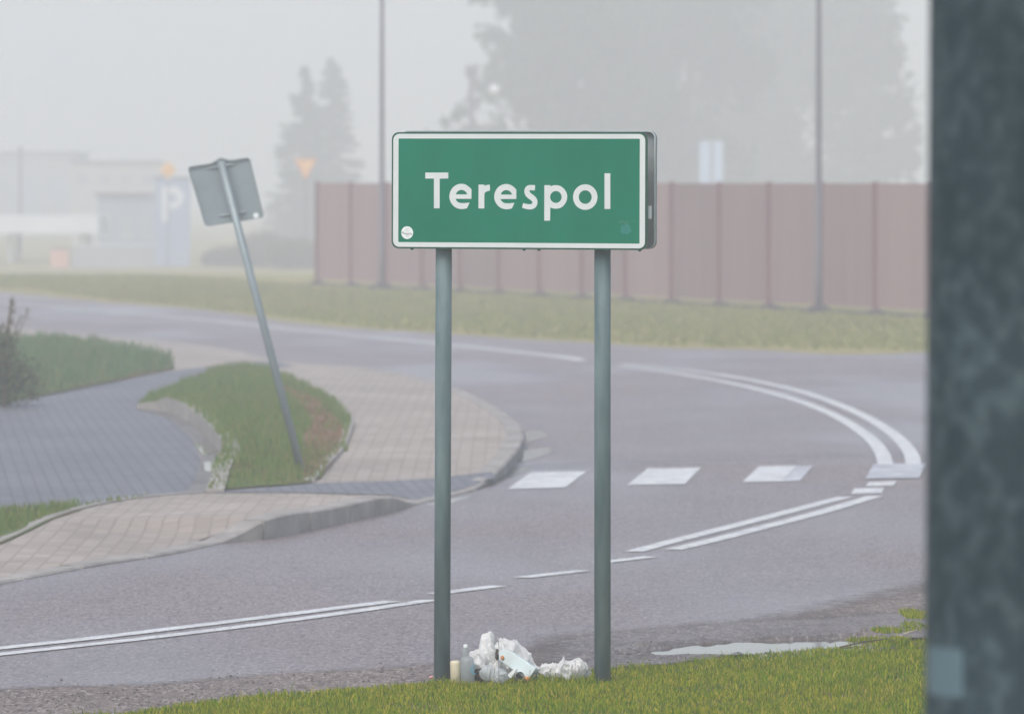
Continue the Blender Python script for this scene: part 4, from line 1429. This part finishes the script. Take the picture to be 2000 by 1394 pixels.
# ------------------------------------------------------------------ trees
def tree(name, label, base, height, lobes, nleaf, leaf, lm, seed, trunk_r=.18, group=None):
    """lobes: list of (dx, dy, z, rx, rz); leaves cluster in random clumps inside the lobes"""
    rng = np.random.default_rng(seed)
    S = base.y / 172.0
    lobes = [(dx * S, dy * S, CH + (z - CH) * S, rx * S, rz * S) for dx, dy, z, rx, rz in lobes]
    height *= S; trunk_r *= S; leaf *= S
    t = thing(name, label, 'tree', base, group)
    b = MB()
    pts = [base + Vector((0, 0, -.2))]
    for k in range(1, 7):
        pts.append(base + Vector((rng.normal() * .12 * k / 3, rng.normal() * .1 * k / 3, height * .88 * k / 6)))
    b.tube(pts, [trunk_r * (1 - .85 * k / 6) for k in range(7)], 9)
    for (dx, dy, z, rx, rz) in lobes:
        s = pts[max(1, min(5, int(z / height * 5)))]
        e = Vector((base.x + dx, base.y + dy, z))
        b.tube([s, s.lerp(e, .5) + Vector((0, 0, .15)), e], [trunk_r * .4, trunk_r * .25, trunk_r * .1], 6)
    P = []
    tot = sum(l_[3] ** 2 * l_[4] for l_ in lobes)
    for (dx, dy, z, rx, rz) in lobes:
        n = int(nleaf * rx ** 2 * rz / tot)
        ncl = max(6, n // 60)
        v = rng.normal(size=(ncl, 3)); v /= np.linalg.norm(v, axis=1)[:, None]
        v *= (rng.random(ncl) ** .45)[:, None]
        C = v * np.array([rx, rx, rz]) + np.array([base.x + dx, base.y + dy, z])
        ci = rng.integers(0, ncl, n)
        cs = rng.uniform(.35, 1.0, ncl) * .42 * rx
        L = C[ci] + rng.normal(size=(n, 3)) * (cs[ci] * .55)[:, None]
        P.append(L)
        for kk in range(min(ncl, 14)):
            b.tube([Vector((base.x + dx, base.y + dy, z)), Vector(C[kk])], [trunk_r * .1, trunk_r * .03], 4, caps=False)
    P = np.concatenate(P)
    P = P[P[:, 2] > base.z + .3]
    b.build('trunk', M['bark'], t)
    leaves_mesh('crown', P, leaf, M[lm], seed, t)
    return t
def lobeset(rng, w, z0, z1, n, r):
    out = []
    for k in range(n):
        z = z0 + (z1 - z0) * (k + .5) / n
        prof = math.sin(math.pi * min(1, max(.08, (z - z0) / (z1 - z0)))) ** .6
        out.append((rng.uniform(-w, w) * prof, rng.uniform(-w, w) * prof, z, r * rng.uniform(.8, 1.2), r * rng.uniform(.7, 1.1)))
    return out
rg = random.Random(7)
d1 = 300
b1 = P3(1120, d1)
lob = lobeset(rg, 1.9, 1.4, 10.5, 16, 1.35) + [(-2.5, 0, 4.9, .7, .55), (-2.0, 0, 6.6, .75, .7), (-2.3, 0, 3.7, .9, .8), (-2.2, 0, 8.0, .9, .9), (-3.0, .2, 3.0, .8, .9)]
tree('birch_tree', 'large hazy leafy tree directly behind the town sign', b1, 12, lob, 30000, .14, 'leaf', 11, .22, 'hazy leafy trees behind the fence')
b2 = P3(1340, 315)
tree('birch_tree', 'broad hazy tree behind the pale blue twin panel', b2, 12, lobeset(rg, 2.2, 1.5, 10.5, 16, 1.5), 30000, .15, 'leaf2', 12, .22, 'hazy leafy trees behind the fence')
b3 = P3(1500, 355)
tree('birch_tree', 'pale hazy tree left of the right lamp column', b3, 10, lobeset(rg, 1.6, 1.4, 8.0, 12, 1.4), 20000, .16, 'leaf2', 13, .2, 'hazy leafy trees behind the fence')
b4 = P3(1690, 340)
tree('birch_tree', 'faint hazy tree between the right lamp column and the dark pole', b4, 9.5, lobeset(rg, 1.0, 1.4, 7.6, 11, 1.0), 11000, .14, 'leaf', 14, .18, 'hazy leafy trees behind the fence')
b5 = P3(880, 280)
tree('young_tree', 'small leafy tree at the left edge of the birches behind the sign', b5, 4.6, [(0, 0, 2.6, .7, .7), (.4, 0, 3.4, .6, .5), (-.5, 0, 3.6, .35, .3), (.2, 0, 4.4, .5, .5), (-.2, 0, 1.6, .7, .7), (.6, 0, 2.0, .7, .9)], 3000, .10, 'leaf', 15, .09)
b6 = P3(2080, 320)
tree('birch_tree', 'leafy tree beyond the dark foreground pole', b6, 11, lobeset(rg, 1.8, 1.4, 9, 12, 1.4), 8000, .14, 'leaf2', 16, .2, 'hazy leafy trees behind the fence')

def spruce(px, d, ytop, halfw_px, label, seed, n=9000):
    rng = np.random.default_rng(seed)
    q = P3(px, d)
    hgt = zy(ytop, d) - q.z
    wb = halfw_px / F * d
    t = thing('spruce_tree', label, 'tree', q, 'spruce pair')
    P = []
    br = MB()
    br.tube([q + Vector((0, 0, -.2)), q + Vector((0, 0, hgt * .5)), q + Vector((0, 0, hgt * .97))], [.14, .08, .012], 8)
    lev = 30
    for k in range(lev):
        z = .35 + (hgt - .4) * (k / lev) ** .95
        rr_ = wb * (1 - (z / hgt)) ** .78 * (1 + .0 * k) + .05
        nb = max(4, int(9 * (1 - k / lev)) + 4)
        for j in range(nb):
            a = rng.uniform(0, 2 * math.pi)
            L = rr_ * rng.uniform(.65, 1.2)
            drp = rng.uniform(.12, .35) * L
            m2 = int(n / lev / nb * (1.7 - 1.3 * k / lev))
            s = rng.random(m2) ** .7
            x = q.x + math.cos(a) * L * s + rng.normal(size=m2) * (.04 + .07 * L * s)
            y = q.y + math.sin(a) * L * s + rng.normal(size=m2) * (.04 + .07 * L * s)
            zz = z - drp * s ** 1.5 + .12 * L * s ** 4 + rng.normal(size=m2) * .05
            P.append(np.stack([x, y, zz + q.z], 1))
            br.tube([q + Vector((0, 0, z)), q + Vector((math.cos(a) * L, math.sin(a) * L, z - drp + .1 * L))], [.02, .006], 4, caps=False)
    br.build('trunk', M['bark'], t)
    leaves_mesh('crown', np.concatenate(P), .14, M['needles'], seed, t)
spruce(650, 345, 106, 92, 'taller right spruce of the hazy pair behind the yield sign', 31, 19000)
spruce(594, 335, 123, 82, 'shorter left spruce of the hazy pair behind the yield sign', 32, 16000)

def bush(name, label, base, lobes, n, size, lm, seed, group=None):
    rng = np.random.default_rng(seed)
    t = thing(name, label, 'bush', base, group)
    P = []
    b = MB()
    for (dx, dy, z, r, rz) in lobes:
        k = int(n * r * r * rz / sum(l_[3] ** 2 * l_[4] for l_ in lobes))
        v = rng.normal(size=(k, 3)); v /= np.linalg.norm(v, axis=1)[:, None]
        v *= (rng.random(k) ** .4)[:, None] * np.array([r, r, rz])
        v += rng.normal(size=(k, 3)) * .03
        P.append(v + np.array([base.x + dx, base.y + dy, base.z + z]))
        for j in range(5):
            b.tube([base + Vector((0, 0, -.05)), base + Vector((dx * .6, dy * .6, z * .6)), Vector(P[-1][j])], [.012, .009, .004], 5, caps=False)
    P = np.concatenate(P)
    P = P[P[:, 2] > base.z + .01]
    b.build('stems', M['bark'], t)
    leaves_mesh('foliage', P, size, M[lm], seed, t)
    return t
# dry bank of shrubs right of the leaning sign
for i, (px, d, w_, h_, lb) in enumerate([(455, 236, 1.3, .8, 'low pale brown shrub just right of the parking panel behind the leaning sign'), (515, 232, 1.3, 1.4, 'dry brown shrub between the leaning sign and the spruces'), (575, 228, 1.2, 1.2, 'dry brown shrub at the left end of the red fence')]):
    q = P3(px, d)
    bush('dry_shrub', lb, q, [(0, 0, h_ * .5, w_, h_ * .55), (w_ * .5, 0, h_ * .4, w_ * .6, h_ * .4), (-w_ * .5, 0, h_ * .4, w_ * .6, h_ * .4)], 3000, .08, 'dryleaf', 50 + i, 'dry shrubs in the haze')

# bush at the left edge with dead stalks
q = GI(-20, 776, .1)
q.z = .1
bt = bush('bush', 'green and brown bush at the left edge with a tall dead stalk', q, [(0, 0, .40, .34, .40), (.25, .2, .26, .28, .26), (-.4, .1, .48, .35, .48), (.05, 0, .62, .2, .28)], 4200, .026, 'bushleaf', 60)
b = MB()
for (x0, y0, x1, y1, r_) in ((8, 700, 24, 582, .020), (20, 690, 56, 606, .006), (14, 690, 40, 618, .006)):
    a = at(x0, y0, q.y); c = at(x1, y1, q.y)
    b.tube([Vector((a.x, a.y, .1)), a, a.lerp(c, .5), c], [r_, r_, r_ * .9, r_ * .6], 7)
b.build('dead_stalks', M['dryleaf'], bt)
rng_ = np.random.default_rng(5)
pp = []
for (x, y) in ((24, 590), (26, 605), (22, 625), (54, 612), (42, 622), (18, 650), (30, 640)):
    c = at(x, y, q.y)
    pp.append(rng_.normal(size=(26, 3)) * np.array([.018, .018, .045]) + np.array(c))
leaves_mesh('seed_heads', np.concatenate(pp), .014, M['dryleaf'], 61, bt)  # seed heads clustered on the dead stalks

# ------------------------------------------------------------------ litter under the town sign
def LP(cx, cy, d=26.55):
    return at(820 + cx / 4.762, 1200 + cy / 4.762, d)
def lathe(c, prof, m, name, parent=None, tilt=(0, 0), n=24, origin=None):
    b = MB()
    M3 = Euler((tilt[0], tilt[1], 0)).to_matrix()
    vs = []; fs = []
    for (r_, z) in prof:
        for k in range(n):
            a = 2 * math.pi * k / n
            vs.append(Vector(c) + M3 @ Vector((math.cos(a) * r_, math.sin(a) * r_, z)))
    for i in range(len(prof) - 1):
        for k in range(n):
            fs.append((i * n + k, i * n + (k + 1) % n, (i + 1) * n + (k + 1) % n, (i + 1) * n + k))
    fs.append(tuple(range(n - 1, -1, -1)))
    fs.append(tuple((len(prof) - 1) * n + k for k in range(n)))
    b.add(vs, fs)
    return b.build(name, m, parent, smooth=True, origin=origin)
LG = .015     # ground level under the litter
def ctop(cx, d): return ((820 + cx / 4.762 - 1000) / F * d)
# cream cup
d = 26.50
c = Vector((ctop(335, d), d, LG + .005))
t = thing('plastic_cup', 'small cream coloured cylindrical pot leaning beside the left sign post', 'cup', c)
lathe(c, [(.021, 0), (.0225, .004), (.0225, .018), (.024, .022), (.0245, .085), (.023, .098), (.015, .102)], M['cream'], 'body', t, (0, R(-2)))
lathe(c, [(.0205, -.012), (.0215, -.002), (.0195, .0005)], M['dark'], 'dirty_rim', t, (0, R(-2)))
# clear container with blue drawing
c = Vector((ctop(448, 26.50), 26.50, LG))
t = thing('plastic_container', 'cloudy clear plastic container with blue printing next to the cream pot', 'container', c)
prof = [(.030, 0), (.033, .006), (.034, .06), (.0335, .104), (.029, .118), (.018, .126), (.005, .127)]
lathe(c, prof, M['clearplastic'], 'body', t, (0, R(-3)))
b = MB()
for s_ in [[(460, 500), (500, 450), (515, 448)], [(460, 520), (510, 560)], [(470, 480), (465, 520), (500, 510), (480, 490)], [(500, 470), (490, 530)], [(470, 540), (515, 545)]]:
    pts_ = [LP(x + 8, y, 26.462) for x, y in s_]
    for i in range(len(pts_) - 1):
        b.tube([pts_[i], pts_[i + 1]], .0012, 5)
b.build('printing', M['blueprint'], t)
# small bottle behind
c = Vector((ctop(425, 26.57), 26.57, LG))
t = thing('plastic_bottle', 'small clear plastic bottle standing upright at the back of the litter', 'bottle', c)
lathe(c, [(.014, 0), (.0165, .006), (.0165, .135), (.0155, .148), (.011, .158), (.0085, .160)], M['clearplastic'], 'body', t)
lathe(c + Vector((0, 0, .160)), [(.0095, 0), (.0105, .002), (.0105, .014), (.0095, .016)], M['sticker'], 'cap', t)

def crumple(name, label, cat, cen, rad, seed, m, group=None, sub=6, amp=.28, shape=None, freq=16, origin=None):
    bm = bmesh.new()
    bmesh.ops.create_icosphere(bm, subdivisions=sub, radius=1)
    o3 = Vector((seed * 3.1, seed * 1.7, 0))
    vs = []
    for v in bm.verts:
        n0 = v.co.normalized()
        q_ = Vector((n0.x * rad[0], n0.y * rad[1], n0.z * rad[2]))
        if shape: q_ = shape(n0, q_)
        w3 = noise.noise_vector((q_ + o3) * freq * .5) * .06
        p3 = (q_ + o3 + w3) * freq
        p3 = Vector((p3.x * 1.2, p3.y, p3.z * .55 + p3.x * .5))
        e = 0
        for oc, am in ((.6, .85), (1.4, .42), (2.9, .17), (6, .05)):
            k_ = 1 - abs(noise.noise(p3 * oc)) * 2.2
            e += am * (max(0, k_) ** 2.2 - .45)
        q_ += n0 * e * amp * min(rad)
        w_ = q_ + Vector(cen)
        w_.z = max(w_.z, LG - .01 + .004 * abs(noise.noise(w_ * 30)))
        vs.append(w_)
    b = MB().add(vs, [tuple(v.index for v in f.verts) for f in bm.faces])
    bm.free()
    o = b.build(name, m, None, smooth=sub > 4, origin=(cen[0], cen[1], LG))
    setp(o, label, cat, group)
    return o
def bagshape(knot):
    def f(n0, q_):
        if n0.z > .72:
            k = (n0.z - .72) / .28
            q_ = q_ + Vector(knot) * (k ** 1.5)
            q_.x = q_.x * (1 - .15 * k) + knot[0] * k * .6
        return q_
    return f
d = 26.62
c0 = LP(620, 440, d)
crumple('plastic_bag', 'white crumpled rubbish bag with a knotted top in the middle of the litter heap', 'bag', (c0.x, d, .100), (.074, .075, .090), 1, M['bag'], shape=bagshape((.008, 0, .046)), amp=.42, freq=17)
c0 = LP(500, 430, 26.6)
crumple('plastic_bag', 'grey white crumpled bag between the bottle and the knotted bag', 'bag', (c0.x + .012, 26.64, .082), (.050, .06, .070), 2, M['bag'], amp=.4, freq=22)
c0 = LP(830, 360, 26.75)
crumple('plastic_bag', 'white film bag draped behind the pale carton', 'bag', (c0.x + .02, 26.76, .092), (.108, .07, .092), 3, M['bag'], amp=.4, freq=17,
        shape=lambda n0, q_: Vector((q_.x, q_.y, q_.z - .45 * q_.x)))
c0 = LP(625, 470, 26.46)
crumple('plastic_cup', 'crushed cloudy plastic tub lying in front of the knotted bag', 'tub', (c0.x, 26.47, .070), (.036, .04, .036), 4, M['bag_clear'], amp=.30, freq=18)
c0 = LP(740, 540, 26.46)
crumple('plastic_bag', 'small grey clear bag on the grass between the tub and the carton', 'bag', (c0.x, 26.45, .052), (.040, .045, .038), 5, M['bag_clear'], amp=.40, freq=24)
# flat bag on the right
def flatshape(n0, q_):
    u = (q_.x + .11) / .22
    return Vector((q_.x, q_.y, q_.z * (.35 + .9 * max(0, min(1, u))) + .028 * max(0, u - .2)))
c0 = LP(1300, 530, 26.5)
crumple('plastic_bag', 'flattened white film bag lying right of the litter heap towards the right post', 'bag', (c0.x, 26.48, .070), (.118, .075, .050), 6, M['bag'], amp=.65, freq=19, shape=flatshape)
c0 = LP(1530, 510, 26.5)
crumple('plastic_scrap', 'thin torn clear film scrap beside the right sign post', 'scrap', (c0.x + .002, 26.5, .062), (.030, .03, .018), 7, M['bag_clear'], amp=.6, freq=30, sub=4)
# pale carton lying slanted
ca_ = LP(800, 380, 26.5); cb_ = LP(1060, 560, 26.44)
mid = (ca_ + cb_) / 2
ax = (cb_ - ca_).normalized()
ay = Vector((0, 1, 0)); ay = (ay - ax * ay.dot(ax)).normalized(); az = ax.cross(ay)
mt = Matrix((ax, ay, az)).transposed()
t = thing('carton', 'pale blue drinks carton lying slanted on the litter heap', 'carton', Vector((mid.x, mid.y, LG)))
b = MB()
Lc = (cb_ - ca_).length
b.prism(rrect(0, 0, .068, .068, .006, 2), lambda u, v, dd: mid + ax * dd + ay * u + az * v, -Lc / 2, Lc / 2)
b.build('body', M['bluish_card'], t)
b = MB()
b.prism([(-.034, -.034), (.034, -.034), (.034, .034), (-.034, .034)], lambda u, v, dd: mid + ax * dd + ay * u * (1 if dd < -Lc / 2 + .001 - .001 else 1) + az * v * (.15 if dd < -Lc / 2 - .01 else .98), -Lc / 2 - .03, -Lc / 2)
b.build('folded_top', M['bluish_card'], t)
cpt = mid + ax * (Lc / 2 + .002) + az * -.005
b = MB().tube([cpt, cpt + ax * .010], .017, 18)
b.build('cap', M['greenlid'], t)
# torn tin on the grass
c = LP(930, 570, 26.40)
t = thing('tin_can', 'small open tin lying on the grass in front of the carton', 'can', Vector((c.x, c.y, LG)))
tv = Vector((.15, -1, .12)).normalized()
b = MB()
n = 22
a1_ = tv.cross(Vector((0, 0, 1))).normalized(); b1_ = tv.cross(a1_)
rings = []
for (r_, s_) in ((.0215, -.04), (.0215, .0), (.0195, .0), (.0195, -.038)):
    rings.append([c + tv * s_ + a1_ * math.cos(2 * math.pi * k / n) * r_ + b1_ * math.sin(2 * math.pi * k / n) * r_ for k in range(n)])
vs = [x for r_ in rings for x in r_]
fs = [(i * n + k, i * n + (k + 1) % n, (i + 1) * n + (k + 1) % n, (i + 1) * n + k) for i in range(3) for k in range(n)] + [tuple(range(n))]
b.add(vs, fs).build('wall', M['tin'], t, smooth=True)
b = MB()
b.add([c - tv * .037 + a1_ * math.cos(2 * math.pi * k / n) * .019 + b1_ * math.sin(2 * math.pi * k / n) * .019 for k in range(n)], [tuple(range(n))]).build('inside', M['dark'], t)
# sheet of stiff pale card sticking up in front
b = MB()
pts_ = [LP(815, 560, 26.43), LP(890, 490, 26.43), LP(905, 500, 26.43), LP(845, 590, 26.43)]
b.add([*pts_, *[q_ + Vector((0, .004, 0)) for q_ in pts_]], [(0, 1, 2, 3), (7, 6, 5, 4), (0, 4, 5, 1), (1, 5, 6, 2), (2, 6, 7, 3), (3, 7, 4, 0)])
o = b.build('card_scrap', M['sticker'], None, origin=(pts_[0].x, 26.43, LG))
setp(o, 'stiff white card scrap standing between the small bag and the tin', 'scrap')
# dark lump added as the shade in the gap between the bags
c = LP(560, 540, 26.52)
crumple('gap_shade_lump', 'dark lump for the shade in the gap under the bags behind the clear container', 'gap shade', (c.x, 26.53, .052), (.030, .03, .034), 8, M['dark'], amp=.4, freq=24, sub=4)
c = LP(718, 370, 26.53)
crumple('gap_shade_sliver', 'small dark sliver for the shade in the gap between the knotted bag and the carton', 'scrap', (c.x, 26.54, c.z), (.010, .02, .030), 9, M['dark'], amp=.3, freq=24, sub=3)  # dark sliver put in for the shaded gap beside the carton
c = LP(768, 402, 26.44)
crumple('orange_peel', 'small orange peel on the upper end of the pale carton', 'peel', (c.x, 26.46, c.z), (.009, .008, .010), 10, M['peel'], amp=.4, freq=50, sub=3)
c = LP(105, 630, 26.38)
crumple('paper_scrap', 'small pink and white paper scrap left of the left sign post', 'scrap', (c.x, 26.38, .055), (.011, .02, .006), 11, M['pink'], amp=.5, freq=50, sub=3)
c = LP(1000, 590, 26.38)
crumple('orange_peel', 'yellowish peel on the grass right of the tin', 'peel', (c.x, 26.40, .048), (.012, .012, .010), 12, M['peel'], amp=.5, freq=50, sub=3)

# weed stems rising in front of the litter
b = MB()
for (x0, y0, x1, y1) in ((680, 660, 700, 470), (1212, 610, 1215, 490), (1445, 590, 1443, 410), (1025, 600, 1022, 510), (735, 300, 733, 245), (650, 590, 655, 500), (1820, 480, 1832, 400), (560, 600, 545, 560)):
    a = LP(x0, y0, 26.36); c = LP(x1, y1, 26.36)
    b.tube([Vector((a.x, a.y, LG)), a.lerp(c, .4), c], [.0012, .001, .0006], 5)
    for kk in range(3):
        e = a.lerp(c, .5 + .15 * kk)
        b.tube([e, e + Vector((rg.uniform(-.012, .012), 0, .01))], [.0007, .0004], 4)
o = b.build('weed_stems', M['twig'], None)
setp(o, 'thin dark weed stems standing in the grass before the litter', 'weeds', kind='stuff')
# straggly taller grass round the posts and the litter
for i, (cx_, rx_) in enumerate(((1.0, 0),)):
    P = [(-.42, 26.28), (.62, 26.32), (.62, 26.44), (-.42, 26.40)]
    grass('grass', P, HV, 3600, .05, .0045, M['blades'], 71, 'longer grass tufts in front of the litter and round the posts', .8)
P = [(c_ + dx, y_ + dy) for c_, y_ in ((0, 0),) for dx, dy in ()]

# reed and twig on the mud
def rod(name, px0, px1, r_, m, label, cat):
    a = G(*px0); c = G(*px1)
    a.z = max(.012, mud_z(a.x, a.y)) + .008; c.z = max(.012, mud_z(c.x, c.y)) + .012
    o = MB().tube([a, a.lerp(c, .5) + Vector((0, 0, .006)), c], [r_, r_, r_ * .7], 7).build(name, m, None, smooth=True, origin=(a.x, a.y, 0))
    setp(o, label, cat)
rod('reed', (1752, 1259), (1791, 1242), .006, M['reed'], 'pale dry reed lying on the mud near the dark pole', 'reed')
rod('twig', (1640, 1271), (1735, 1256), .004, M['twig'], 'thin dark brown twig lying on the mud at the end of the puddle', 'twig')

# ------------------------------------------------------------------ haze
b = MB()
b.box((0, 0, 7.6), (1640, 1640, 17.6 - .8))
hz = b.build('haze', None, None) if False else None
me = bpy.data.meshes.new('haze')
X = 815.0
zlo, zhi = -2.3, 25.0
me.from_pydata([(x, y, z) for x in (-X, X) for y in (-X, X) for z in (zlo, zhi)], [], [(0, 1, 3, 2), (4, 6, 7, 5), (0, 4, 5, 1), (2, 3, 7, 6), (0, 2, 6, 4), (1, 5, 7, 3)])
ho = bpy.data.objects.new('haze', me)
COL.objects.link(ho)
ho['kind'] = 'stuff'
ho['label'] = 'pale morning fog filling the air over the road'
ho['category'] = 'haze'
hm = bpy.data.materials.new('haze')
hm.use_nodes = True
hn = hm.node_tree.nodes
for nd in list(hn):
    if nd.type == 'BSDF_PRINCIPLED': hn.remove(nd)
pv_ = hn.new('ShaderNodeVolumePrincipled')
pv_.inputs['Color'].default_value = (*FOG_COL, 1)
pv_.inputs['Density'].default_value = FOG_DENSITY
pv_.inputs['Anisotropy'].default_value = FOG_G
hm.node_tree.links.new(pv_.outputs[0], hn['Material Output'].inputs['Volume'])
me.materials.append(hm)
